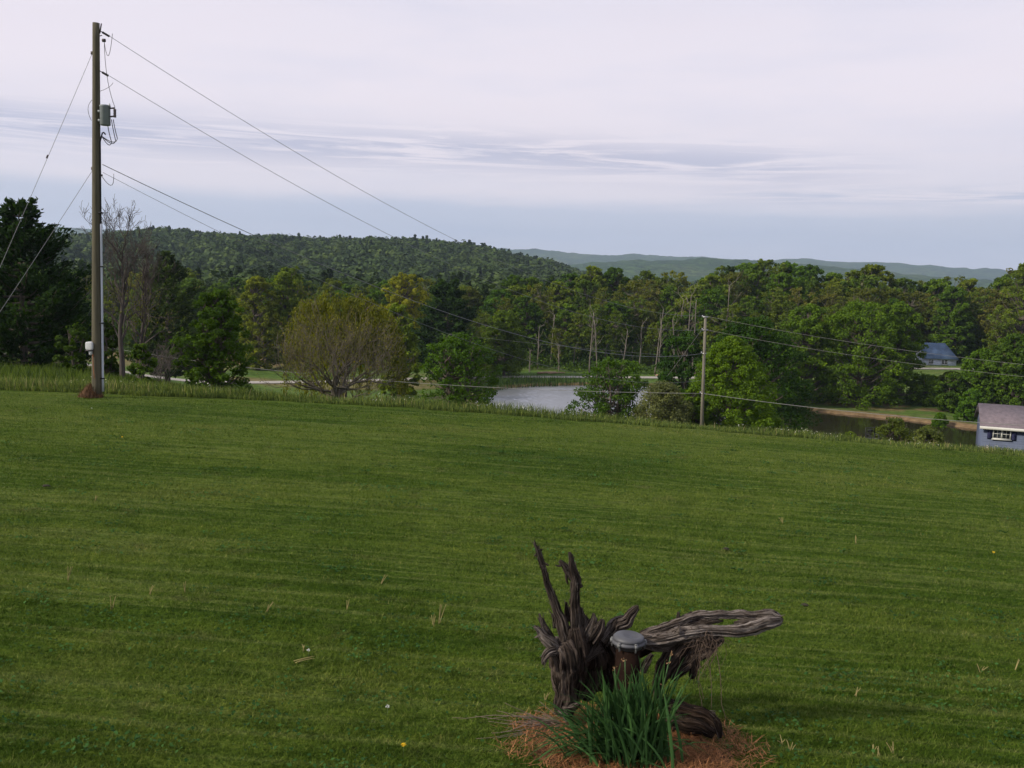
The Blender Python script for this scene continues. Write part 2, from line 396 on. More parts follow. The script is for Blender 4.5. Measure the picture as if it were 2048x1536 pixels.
# ------------------------------------------------------------------ ground sheet, lawn, pond, road
def build_ground():
    ang = np.r_[np.arange(-46, 46, .2), np.arange(46, 314, 4.0)]
    rad = np.r_[np.arange(1.0, 24, 2.0), np.arange(24, 34, .5), np.arange(34, 90, 1.6), np.arange(90, 190, .8), np.arange(190, 300, 2.5)]
    r = 300.0; ex = []
    while r < 8350: ex.append(r); r *= 1.014
    rad = np.r_[rad, ex]
    A, B = np.meshgrid(np.radians(ang), rad, indexing='ij')
    X = np.sin(A)*B; Y = np.cos(A)*B
    Z = gz(X, Y)
    near = (Y < EDGE_Y+.6) & (Y > -12) & (np.abs(X) < 36)
    Z = np.where(near, Z-.06, Z)
    na, nr = A.shape
    V = np.stack([X, Y, Z], -1).reshape(-1, 3)
    i = np.arange(na)[:, None]; j = np.arange(nr-1)[None, :]; i2 = (i+1) % na
    f = np.stack([i*nr+j, i2*nr+j, i2*nr+j+1, i*nr+j+1], -1).reshape(-1, 4)
    # land use: bare reddish bank on the far right shore, dry field far left, bed of the pond
    u = X/np.maximum(Y, 1); px = 1024+F_PX*np.clip(u, -1.2, 1.2)
    m = (Y > 80) & (Y < 215) & (X > -15) & (X < 170)
    sd_ = np.full(X.shape, 99.0); sd_[m] = pond_sd(X[m], Y[m])
    nz = fbm(X*.25, Y*.25, 4, 77)
    soil = (1-sst(.5, 3.5, sd_+(nz-.5)*4))*(px > 1450)*.95
    soil = np.maximum(soil, .75*(sst(3, 9, sd_)*(1-sst(16, 26, sd_)))*sst(1600, 1700, px)*(1-sst(1880, 1960, px))*(Y > 130)*sst(.4, .6, nz))
    soil = np.maximum(soil, .8*sst(186, 192, Y)*(1-sst(203, 210, Y))*(1-sst(560, 610, px))*sst(.3, .5, nz)*(Y < 215))
    soil = np.maximum(soil, .55*(sst(.50, .66, fbm(X*.05, Y*.09, 3, 81)))*(Y > 60)*(px < 1000))
    soil = np.maximum(soil, .9*(sd_ < 1.0))
    g = Geo(); g.add(V, f, soil.reshape(-1)); me = g.mesh('ground')
    c0 = V[i2[0, 0]*0]  # centre fan left open below the lawn
    me.materials.append(M_GROUND); me.materials.append(M_FAR)
    rr = np.broadcast_to(rad[None, :-1], (na, nr-1)).reshape(-1)
    me.polygons.foreach_set('material_index', (rr > 285).astype(np.int32))
    o = obj('ground', me, None); tag(o, kind='structure'); o['label'] = 'rough grassy hillside falling to the meadow and wooded hills'
    # lawn
    xs = np.arange(-34, 34.01, .4); ys = np.r_[np.arange(-10, 26.5, .4), np.arange(26.5, 27.9, .12)]
    Xl, Yl = np.meshgrid(xs, ys, indexing='ij')
    Yl = Yl+np.where(Yl > 27, (fbm(Xl*1.3, Xl*0, 3, 4)-.5)*.35, 0)
    Zl = gz(Xl, np.minimum(Yl, EDGE_Y))+(fbm(Xl*.5, Yl*.5, 3, 2)-.5)*.06-.02
    V = np.stack([Xl, Yl, Zl], -1).reshape(-1, 3); nx, ny = Xl.shape
    i = np.arange(nx-1)[:, None]; j = np.arange(ny-1)[None, :]
    f = np.stack([i*ny+j, (i+1)*ny+j, (i+1)*ny+j+1, i*ny+j+1], -1).reshape(-1, 4)
    g = Geo(); g.add(V, f); o = g.build('lawn', M_LAWN); tag(o, kind='structure')
    # water: a sheet of small wind waves, nearly flat in the sheltered end under the trees
    st = .13; xs = np.arange(-12, 152, st); ys = np.arange(92, 183, st)
    Xw, Yw = np.meshgrid(xs, ys, indexing='ij')
    sdw = np.full(Xw.shape, 9.0)
    for a0 in range(0, Xw.shape[0], 200): sdw[a0:a0+200] = pond_sd(Xw[a0:a0+200], Yw[a0:a0+200])
    op = 1-sst(30, 50, Xw); op = op*(.75+.5*fbm(Xw*.06, Yw*.12, 2, 61))*(1-.6*sst(170, 178, Yw))
    rw = np.random.default_rng(2); Zw = 0
    for k in range(14):
        lam = rw.uniform(.45, 1.1); th = rw.normal()*.55+1.57; kx, ky = math.cos(th)*6.283/lam, math.sin(th)*6.283/lam
        Zw = Zw+lam*.0095*np.sin(kx*Xw+ky*Yw+rw.random()*6.28)
    Zw = WATER+Zw*(.02+op*.55)
    n1, n2 = Xw.shape; keepv = sdw < 1.6; idx = -np.ones(Xw.size, int); idx[keepv.ravel()] = np.arange(keepv.sum())
    i = np.arange(n1-1)[:, None]; j = np.arange(n2-1)[None, :]
    f = np.stack([i*n2+j, (i+1)*n2+j, (i+1)*n2+j+1, i*n2+j+1], -1).reshape(-1, 4); f = idx[f]; f = f[(f >= 0).all(1)]
    g = Geo(); g.add(np.stack([Xw, Yw, Zw], -1).reshape(-1, 3)[keepv.ravel()], f); o = g.build('pond', M_WATER); tag(o, kind='structure')
    # road
    pts = [XY(*q) for q in [(-900, 146), (-200, 152), (300, 160), (480, 164), (760, 173), (900, 182), (1000, 186), (1160, 189), (1300, 191), (1500, 197), (1700, 203), (1860, 208), (2300, 214), (2800, 216)]]
    pts = np.array(pts); tt = np.r_[0, np.cumsum(np.linalg.norm(np.diff(pts, axis=0), axis=1))]
    q = np.arange(0, tt[-1], 1.5); cx = np.interp(q, tt, pts[:, 0]); cy = np.interp(q, tt, pts[:, 1])
    k = np.ones(15)/15; cx[7:-7] = np.convolve(cx, k, 'valid'); cy[7:-7] = np.convolve(cy, k, 'valid')
    nx_ = np.gradient(cy); ny_ = -np.gradient(cx); L = np.hypot(nx_, ny_); nx_ /= L; ny_ /= L
    rows = []
    zc = gz(cx, cy)+.14
    for off in (-1.9, -1.0, 0, 1.0, 1.9):
        rows.append(np.stack([cx+nx_*off, cy+ny_*off, np.maximum(gz(cx+nx_*off, cy+ny_*off)+.05, zc-.03*abs(off))], -1))
    V = np.stack(rows, 1); n = len(q); V = V.reshape(-1, 3)
    i = np.arange(n-1)[:, None]*5; j = np.arange(4)[None, :]
    f = np.stack([i+j, i+j+1, i+5+j+1, i+5+j], -1).reshape(-1, 4)
    g = Geo(); g.add(V, f); o = g.build('road', M_ROAD); tag(o, kind='structure')
build_ground()

# ------------------------------------------------------------------ foliage tools
def rdir(n, r):
    v = r.normal(size=(n, 3)); return v/np.linalg.norm(v, axis=1)[:, None]
def leaves(g, c, size, r, tint, aspect=.62, up=0.0, vert=None, out=None):
    """add diamond leaf faces at centres c (N,3)"""
    n = len(c); nrm = rdir(n, r)
    if out is not None: nrm = nrm*.75+out; nrm /= np.linalg.norm(nrm, axis=1)[:, None]+1e-9
    if up: nrm = nrm+np.array([0, 0, up]); nrm /= np.linalg.norm(nrm, axis=1)[:, None]
    a = rdir(n, r) if vert is None else np.asarray(vert)+rdir(n, r)*.35
    u = a-(a*nrm).sum(1)[:, None]*nrm; u /= np.linalg.norm(u, axis=1)[:, None]+1e-9
    v = np.cross(nrm, u); s = (size*(.6+.8*r.random(n)))[:, None]
    bend = nrm*s*.25
    V = np.stack([c-u*s, c+v*s*aspect+bend, c+u*s, c-v*s*aspect+bend], 1).reshape(-1, 3)
    f = np.arange(4*n).reshape(-1, 4)
    g.add(V, f, np.repeat(np.clip(tint, 0, 1), 4))
def bez(a, b, c, n=6):
    t = np.linspace(0, 1, n)[:, None]; return (1-t)**2*a+2*t*(1-t)*b+t*t*c
def broadleaf(seed, H, W, base=.15, ncl=60, nl=90, leaf=.28, shape='round', trunk=True, stems=1, droop=0.0, clr=.2, r0=None, noise_edge=.25, nlimb=.6, open_=0.0):
    """returns (trunk geo, crown geo), base at origin"""
    r = np.random.default_rng(seed); tg, cg = Geo(), Geo(); RW = W/2
    r0 = r0 or H*.018+.05
    def prad(t):
        if shape == 'round': return np.sqrt(np.clip(1-((t-.45)/.58)**2, 0.02, 1))
        if shape == 'cone': return np.clip(1.12*(1-t)**.62, .05, 1)*(.75+.25*sst(0, .25, t))
        if shape == 'egg': return np.sqrt(np.clip(1-((t-.33)/.69)**2, .02, 1))
        if shape == 'tall': return (.55+.45*np.sqrt(np.clip(1-((t-.7)/.4)**2, 0, 1)))*sst(-.05, .2, t)*np.where(t > .97, .5, 1)
        if shape == 'linden': return np.clip(1-t**2.0, .012, 1)**.62
        if shape == 'dome': return np.sqrt(np.clip(1-(t/1.02)**2.2, .02, 1))
        return 1
    tops = []
    for s in range(stems):
        a = 2*math.pi*s/stems+r.random(); lean = 0 if stems == 1 else W*.16
        pts = np.array([[0, 0, 0], [0, 0, H*.3], [0, 0, H*.62], [0, 0, H*.9]], float)
        pts[:, :2] += r.normal(size=(4, 2))*H*.012*np.arange(4)[:, None]
        pts[:, 0] += math.cos(a)*lean*np.array([.12, .6, 1, 1.25]); pts[:, 1] += math.sin(a)*lean*np.array([.12, .6, 1, 1.25])
        tt = np.linspace(0, 3, 12); pp = np.stack([np.interp(tt, range(4), pts[:, k]) for k in range(3)], 1)
        pp[0, 2] -= .4
        rr = r0*(.75 if stems > 1 else 1)*(1.25-np.linspace(0, 1, 12)*1.1); rr[0] *= 1.35
        tg.tube(pp, rr, 7); tops.append(pp)
    # irregular lobes make the outline uneven
    lob = r.random((9, 3))
    i = 0; cs = []
    while len(cs) < ncl:
        t = r.random()**.85; a = r.random()*2*math.pi
        q = RW*prad(np.array(t))*(1-noise_edge+noise_edge*2*vnoise(np.array(a*1.6), np.array(t*5), seed))
        rad = q*(r.random()**.45)
        z = H*(base+(1-base)*t)
        cs.append((math.cos(a)*rad*.9, math.sin(a)*rad*.9, z-droop*rad*.5, t, rad/RW))
    cs = np.array(cs)
    for k, c in enumerate(cs):
        rc = RW*clr*(.65+.7*r.random())*(1-.35*c[3])
        n = int(nl*(.6+.8*r.random())*(rc/(RW*clr))**1.2)
        if r.random() < open_: n = int(n*.25)
        d = rdir(n, r); rr = rc*(.35+.65*r.random(n)**.5)[:, None]
        p = c[:3]+d*rr*np.array([1, 1, .72])
        p[:, 2] = np.maximum(p[:, 2], .1)
        tint = .5+(r.random()-.5)*.34+(r.random(n)-.5)*.45+(vnoise(np.array(c[0]*.6), np.array(c[2]*.6), seed)-.5)*.3
        leaves(cg, p, np.full(n, leaf), r, tint, up=.25, out=d*.7)
        if r.random() < nlimb:
            tp = tops[r.integers(len(tops))]; zi = np.clip(c[2]-RW*(.25+.4*r.random()), H*.1, H*.85)
            idx = np.argmin(abs(tp[:, 2]-zi)); a = tp[idx]
            b = a*.45+c[:3]*.55+np.array([0, 0, -.06*H])
            tg.tube(bez(a, b, c[:3], 6), np.linspace(r0*.38, r0*.07, 6), 5, cap=False)
    return tg, cg
def grow(tg, r, p, d, L, rad, lev, maxlev, spread=.6, up=.15, nseg=4, kids=(2, 4), ends=None, gnarl=.18, droop=0.0, minr=.006, sides=(6, 5, 4, 3, 3)):
    pts = [p]; dd = d.copy()
    for i in range(nseg):
        dd = dd+r.normal(size=3)*gnarl+np.array([0, 0, up-droop*lev]); dd /= np.linalg.norm(dd)
        pts.append(pts[-1]+dd*L/nseg)
    pts = np.array(pts); rr = np.linspace(rad, max(rad*.5, minr), len(pts))
    tg.tube(pts, rr, sides[min(lev, 4)], cap=False)
    if ends is not None and lev >= maxlev-1: ends.append((pts[-1], dd)); ends.append((pts[len(pts)//2], dd))
    if lev >= maxlev: return
    for k in range(r.integers(*kids)+1):
        i = r.integers(1, len(pts)) if k else len(pts)-1
        nd = dd+rdir(1, r)[0]*spread; nd /= np.linalg.norm(nd)
        grow(tg, r, pts[i], nd, L*(.62+.2*r.random()), max(rr[i]*.68, minr), lev+1, maxlev, spread, up, nseg, kids, ends, gnarl, droop, minr, sides)
def pine(seed, H, W, leafs=.3, base=.1, dens=1.0, upsweep=.25, open_=.25):
    r = np.random.default_rng(seed); tg, cg = Geo(), Geo()
    z = np.linspace(-.4, H*.97, 10); tp = np.c_[np.cumsum(r.normal(size=10)*.03), np.cumsum(r.normal(size=10)*.03), z]
    tg.tube(tp, np.linspace(H*.02+.06, .03, 10), 7)
    h = H*base
    while h < H*.98:
        t = (h/H-base)/(1-base)
        L0 = W/2*np.clip((1-t)**.72+.05, .06, 1)*(.75+.5*vnoise(np.array(h*.9), np.array(1.), seed))*(.7+.3*sst(0, .15, t))
        nb = r.integers(4, 7)
        for k in range(nb):
            if r.random() < open_*.4: continue
            a = 2*math.pi*k/nb+r.random()*1.1; L = L0*(.65+.6*r.random())
            s = np.array([np.interp(h, z, tp[:, 0]), np.interp(h, z, tp[:, 1]), h])
            dr = np.array([math.cos(a), math.sin(a), 0]); rise = (upsweep+.45*t)*L
            e = s+dr*L+np.array([0, 0, rise]); m = s+dr*L*.6+np.array([0, 0, -.05*L])
            path = bez(s, m, e, 6); tg.tube(path, np.linspace(.05+.006*H*(1-t), .015, 6), 4, cap=False)
            n = int((14+46*L/(W/2))*dens); q = .3+.7*r.random(n)**.8
            c = np.stack([np.interp(q*5, range(6), path[:, j]) for j in range(3)], 1)
            c = c+r.normal(size=(n, 3))*np.array([.10, .10, .05])*(L*.7+.6)+np.array([0, 0, .1])
            tint = .45+(r.random()-.5)*.5+(r.random(n)-.5)*.5
            vv = np.tile(dr+np.array([0, 0, .6]), (n, 1))
            leaves(cg, c, np.full(n, leafs), r, tint, aspect=.38, up=.2, vert=vv)
        h += H*.030+.10
    return tg, cg

CG = (1.72, 1.58, .92)
def put_tree(name, label, cat, geo, px, D, col, py_mid=None, bark=None, group=None, rz=0, zoff=0, crown='crown', trunk='trunk', scale=(1, 1, 1), sink=0.0):
    """geo = (trunk mesh/geo, crown mesh/geo)"""
    q = P(px, py_mid or 700, D); x = q[0]; z = g1(x, D)+zoff
    o = empty(name, (x, D, z), rz); o.scale = scale
    tag(o, label, cat, group)
    tm, cm = [(a.mesh('m') if isinstance(a, Geo) else a) for a in geo]
    if tm is not None: a = obj(trunk, tm, bark or M_BARK, o)
    if cm is not None: b = obj(crown, cm, M_LEAF, o); b.color = (col[0]*CG[0], col[1]*CG[1], col[2]*CG[2], 1)
    return o
def height_for(px, D, top_py):
    q = P(px, top_py, D); return q[2]-g1(q[0], D)
def width_for(D, wpx): return wpx/F_PX*D
GREEN = (.045, .092, .014); DKGREEN = (.025, .06, .010); YGREEN = (.095, .135, .016); OLIVE = (.075, .085, .022); MIDG = (.045, .085, .018); PINEG = (.016, .034, .013)

# hand placed trees -----------------------------------------------------------
def hero_trees():
    # linden beside the small pole
    D = 84; H = height_for(1440, D, 676); W = width_for(D, 262)
    put_tree('linden_tree', 'dense egg shaped yellow green tree beside the small utility pole', 'tree',
             broadleaf(11, H, W*.96, base=.0, ncl=950, nl=70, leaf=.10, shape='linden', clr=.095, noise_edge=.05, nlimb=.1), 1460, D, (.056, .104, .014), 770)
    D = 83; H = height_for(1385, D, 778)
    put_tree('shrub', 'yellow green bush hugging the lower left of the egg shaped tree', 'shrub', broadleaf(10, H, width_for(D, 100), base=.0, ncl=160, nl=90, leaf=.1, shape='dome', clr=.18, stems=3), 1388, D, (.056, .104, .014), 810, crown='foliage', trunk='stem')
    # dark maple behind it
    D = 104; H = height_for(1500, D, 640)
    put_tree('maple_tree', 'dark broad maple right behind the egg shaped tree', 'tree',
             broadleaf(12, H, width_for(D, 255), base=.02, ncl=330, nl=110, leaf=.15, shape='egg', clr=.17, noise_edge=.2), 1505, D, (.016, .040, .009), 760)
    D = 112; H = height_for(1370, D, 668)
    put_tree('maple_tree', 'dark maple behind the small utility pole, left of the egg shaped tree', 'tree',
             broadleaf(13, H, width_for(D, 120), base=.02, ncl=160, nl=100, leaf=.15, shape='round', clr=.2), 1368, D, (.018, .046, .012), 720)
    # shrubs at pond edge
    D = 86; H = height_for(920, D, 668)
    put_tree('shrub', 'tall many stemmed green bush left of the open pond water', 'shrub',
             broadleaf(14, H, width_for(D, 178), base=.0, ncl=300, nl=85, leaf=.11, shape='round', clr=.16, stems=6, noise_edge=.25, open_=.15), 918, D, (.033, .072, .013), 750, crown='foliage', trunk='stem')
    D = 84; H = height_for(1222, D, 722)
    put_tree('shrub', 'loose dark green bush standing before the pond at its middle', 'shrub',
             broadleaf(15, H, width_for(D, 182), base=.0, ncl=220, nl=80, leaf=.11, shape='round', clr=.17, stems=5, noise_edge=.35, open_=.2), 1226, D, (.030, .064, .013), 790, crown='foliage', trunk='stem')
    D = 80; H = height_for(1325, D, 768)
    put_tree('shrub', 'grey green rounded shrub between the loose bush and egg shaped tree', 'shrub',
             broadleaf(16, H, width_for(D, 138), base=.0, ncl=330, nl=110, leaf=.08, shape='dome', clr=.24, stems=5), 1326, D, (.075, .092, .060), 800, crown='foliage', trunk='stem')
    # rounded tree left of willow
    D = 58; H = height_for(435, D, 584)
    put_tree('young_maple', 'rounded dark green tree at the lawn edge left of the willow', 'tree',
             broadleaf(17, H, width_for(D, 150), base=.02, ncl=300, nl=90, leaf=.085, shape='egg', clr=.16, stems=2, noise_edge=.35, open_=.1), 432, D, (.034, .070, .012), 690)
    # willow, behind a twiggy tree
    D = 92; H = height_for(690, D, 572); W = width_for(D, 250); r = np.random.default_rng(3); tg, cg = Geo(), Geo()
    tg.tube(np.array([[0, 0, -.5], [.1, 0, H*.2], [0, .1, H*.45]]), [.45, .35, .25], 8)
    for k in range(420):
        a = r.random()*2*math.pi; lobe = .80+.4*float(vnoise(np.array(a*1.3), np.array(2.0), 3)); q = math.sqrt(r.random())*W/2*lobe; t = min(1, q/(W/2))
        top = H*(.62+.38*math.sqrt(max(0, 1-t*t)))*(.82+.24*float(vnoise(np.array(math.cos(a)*q*.5+20), np.array(math.sin(a)*q*.5+20), 8)))-t*H*.08
        L = H*(.12+.5*r.random())*(.35+.65*t)
        x, y = math.cos(a)*q, math.sin(a)*q
        if k < 40: tg.tube(bez(np.array([0, 0, H*.35]), np.array([x*.4, y*.4, top*.95]), np.array([x, y, top]), 7), np.linspace(.14, .02, 7), 4, cap=False)
        n = int(26+L*9); s = r.random(n)
        c = np.c_[x+(s*.12*x/(t+.3)/W*2)+r.normal(size=n)*.16, y+r.normal(size=n)*.16, top-s*L]
        leaves(cg, c, np.full(n, .15), r, .5+(r.random()-.5)*.6+(r.random(n)-.5)*.3, aspect=.35, vert=np.tile([0, 0, -1.0], (n, 1)))
    put_tree('willow_tree', 'yellow green weeping willow behind the twiggy brown tree', 'tree', (tg, cg), 686, D, (.066, .078, .013), 680)
    # twiggy half bare tree in front of it
    D = 74; H = height_for(675, D, 566); r = np.random.default_rng(5); tg, cg = Geo(), Geo(); ends = []
    base = np.array([0, 0, -.4])
    for k in range(3):
        tg.tube(np.array([[.25*k-.2, 0, -.4], [.2*k-.2, .1*k, H*.12], [.22*(k-1), 0, H*.24]]), [.24-.04*k, .19-.03*k, .16-.02*k], 8)
    for k in range(15):
        a = 2*math.pi*k/15+r.random()*.5; el = (-.05, .25, .6, 1.1, 1.5)[k % 5]
        d = np.array([math.cos(a)*math.cos(el), math.sin(a)*math.cos(el), math.sin(el)])
        grow(tg, r, np.array([.1*math.cos(a), .1*math.sin(a), H*(.12+.16*r.random())]), d, H*(.27 if el > .4 else .31)*r.uniform(.75, 1.12), .12, 1, 5, .66, .10, 4, (2, 3), ends, .22, -0.01, .012)
    E = np.array([e[0] for e in ends]); E = E[r.random(len(E)) < .9]
    E = np.repeat(E, 5, 0)+r.normal(size=(len(E)*5, 3))*.2; E = E[r.random(len(E)) < .15+.45*sst(H*.45, H*.95, E[:, 2])]
    leaves(cg, E, np.full(len(E), .075), r, r.random(len(E)))
    put_tree('apple_tree', 'twiggy grey brown tree barely in leaf before the yellow willow', 'tree', (tg, cg), 672, D, (.065, .068, .022), 700, bark=M_OTWIG)
    # bare trees right of the utility pole
    for (px, D, top, lab, sd_, W) in [(238, 54, 388, 'tall bare tree just right of the tall utility pole', 31, .5), (276, 57, 440, 'shorter bare forked tree, second to the right of the pole', 33, .6)]:
        H = height_for(px+25, D, top); r = np.random.default_rng(sd_); tg = Geo(); ends = []
        n = 9; tp = np.array([[.05*i*(.6 if sd_ == 31 else 1.2)+.07*math.sin(i*1.3), .05*math.sin(i), -.4+H*.085*i] for i in range(n)])
        rad0 = .19 if sd_ == 31 else .15
        tg.tube(tp, np.linspace(rad0, .05, n), 8)
        for k in range(17):
            i = 3+int(k*.36); i = min(i, n-1)
            a = k*2.4+r.random(); el = .8+.45*r.random()
            d = np.array([math.cos(a)*math.cos(el), math.sin(a)*math.cos(el), math.sin(el)])
            grow(tg, r, tp[i], d, H*(.135 if i > 5 else .17)*r.uniform(.7, 1.1), .060, 1, 5 if i > 5 else 3, .62, .14, 5, (2, 3), ends, .24, 0, .009)
        E = np.array([e[0] for e in ends]); E = E[E[:, 2] < H*.5]; E = np.repeat(E, 4, 0)+r.normal(size=(len(E)*4, 3))*.2
        cg = Geo(); leaves(cg, E, np.full(len(E), .05), r, r.random(len(E)))
        put_tree('bare_tree', lab, 'tree', (tg, cg), px, D, (.05, .06, .018), 600, bark=M_DTWIG)
    # pines at far left
    D = 58
    for (px, D, top, W, lab, s) in [(45, 60, 405, 9.0, 'large dark pine with upswept tips at the left border', 41), (-70, 64, 430, 9.5, 'dark pine cut off by the left border', 42), (118, 82, 540, 7.0, 'smaller dark evergreen between the large pine and the pole', 43)]:
        H = height_for(px, D, top)
        put_tree('pine_tree', lab, 'tree', pine(s, H, W, leafs=.18, base=.05, dens=3.4, upsweep=.28), px, D, (.010, .024, .010), 600)
    D = 120; H = height_for(330, D, 505)
    put_tree('pine_tree', 'dark round topped pine behind the two bare trees', 'tree', pine(44, H, 9.5, leafs=.3, base=.08, dens=2.0), 332, D, (.020, .036, .014), 600)
    # shrubs near pole
    for (px, D, top, W, col, lab, s) in [(280, 50, 690, 55, (.032, .062, .012), 'low dark bush under the bare trees', 51), (215, 60, 640, 60, (.028, .055, .012), 'dark leafy sapling right behind the tall pole', 52),
                                         (150, 56, 650, 70, (.028, .055, .012), 'leafy dark undergrowth bush between large pine and pole', 53)]:
        H = height_for(px, D, top)
        put_tree('shrub', lab, 'shrub', broadleaf(s, H, width_for(D, W), base=.02, ncl=60, nl=70, leaf=.1, shape='round', clr=.26, stems=3, open_=.25, noise_edge=.35), px, D, col, 700, crown='foliage', trunk='stem')
    D = 57; H = height_for(325, D, 690); r = np.random.default_rng(61); tg = Geo()
    for k in range(5): grow(tg, r, np.array([0, 0, -.3]), np.array([r.normal()*.35, r.normal()*.35, 1]), H*.45, .035, 1, 5, .6, .1, 4, (2, 3), None, .15, 0, .008)
    tag(put_tree('bare_shrub', 'small leafless shrub between bare trees and rounded green tree', 'shrub', (tg, None), 325, D, (0, 0, 0), 730, bark=M_TWIG, trunk='stem'))
    # yellow-green and light trees at the wood edge left
    for (px, D, top, W, col, lab, s, shp) in [
        (810, 205, 548, 100, (.12, .135, .018), 'bright yellow green tree between the willow and dark pine', 71, 'round'),
        (575, 190, 536, 105, (.068, .105, .018), 'light green tree rising above the left side of the willow', 72, 'round'),
        (515, 185, 556, 90, (.085, .11, .018), 'yellowish green tree left of the light green one', 73, 'round'),
        (800, 150, 610, 85, (.075, .115, .018), 'light green tree touching the right side of the willow', 74, 'egg'),
        (1010, 188, 625, 110, (.052, .088, .016), 'round green tree at the left end of the far shore', 75, 'egg'),
        (935, 240, 575, 70, (.045, .06, .02), 'brownish green tree just behind the great dark pine', 76, 'round'),
        (998, 232, 582, 95, (.030, .068, .013), 'deep green tree right of the great dark pine', 77, 'round')]:
        H = height_for(px, D, top)
        put_tree('broadleaf_tree', lab, 'tree', broadleaf(s, H, width_for(D, W), base=.04, ncl=220, nl=80, leaf=.25, shape=shp, clr=.17, noise_edge=.3), px, D, col, 650)
    D = 178; H = height_for(900, D, 562)
    put_tree('pine_tree', 'great dark pine at the wood edge left of the pond', 'tree', pine(45, H, width_for(D, 150), leafs=.42, base=.04, dens=3.0, upsweep=.12, open_=.1), 895, D, (.016, .036, .014), 650)
    # big maples across the brown pond end
    for (px, D, top, W, col, lab, s) in [
        (1722, 156, 606, 195, (.052, .098, .014), 'broad bright green maple on the bank over the brown pond end', 81),
        (1788, 160, 608, 135, (.045, .085, .014), 'round maple just left of the blue roofed house', 82),
        (1612, 158, 610, 140, (.052, .098, .014), 'green maple between the dark maple and the broad bright maple', 83),
        (1560, 150, 668, 90, (.045, .095, .014), 'lower green maple just right of the dark maple', 84),
        (1968, 150, 700, 100, (.045, .092, .014), 'low leafy tree above the roof of the dark blue house', 85),
        (2030, 146, 672, 130, (.038, .075, .014), 'dark green tree at right border above the dark blue house', 86),
        (1908, 165, 745, 60, (.045, .065, .02), 'thin brownish green tree in front of the blue roofed house', 87),
        (2040, 200, 530, 120, (.062, .095, .02), 'tall loose crowned tree at the right border', 88),
        (1905, 236, 600, 90, (.052, .092, .018), 'pointed green tree behind the blue roofed house', 89)]:
        H = height_for(px, D, top)
        put_tree('maple_tree', lab, 'tree', broadleaf(s, H, width_for(D, W), base=.02 if s != 87 else .3, ncl=300, nl=90, leaf=.2, shape='egg' if s != 89 else 'cone', clr=.155, noise_edge=.26, open_=.1 if s not in (87, 88) else .45), px, D, col, 700)
    # shrubs by the right end of lawn
    for (px, D, top, W, col, lab, s) in [
        (1790, 62, 838, 100, (.052, .075, .024), 'round olive shrub beside the black metal chair', 91),
        (1860, 58, 854, 84, (.075, .10, .045), 'pale leafy shrub right of the round olive shrub', 92),
        (1700, 60, 866, 60, (.06, .095, .02), 'low green weeds mound left of the black metal chair', 93),
        (1885, 137, 826, 32, (.045, .095, .014), 'small bright bush on the far bank near the house roof', 94),
        (1855, 158, 752, 80, (.045, .085, .016), 'spreading green bush below the blue roofed house', 97),
        (1905, 150, 748, 75, (.038, .075, .014), 'dark bushy shrub right below the blue roofed house', 98),
        (1645, 163, 755, 60, (.10, .14, .05), 'pale green bush under the big maples', 95),
        (1945, 140, 780, 60, (.04, .09, .014), 'bushy green shrub left above the house roof', 96)]:
        H = max(.8, height_for(px, D, top))
        put_tree('shrub', lab, 'shrub', broadleaf(s, H, width_for(D, W), base=.02, ncl=150, nl=80, leaf=.06 if D < 80 else .16, shape='dome', clr=.2, stems=4), px, D, col, 860 if D < 80 else 780, crown='foliage', trunk='stem')
hero_trees()

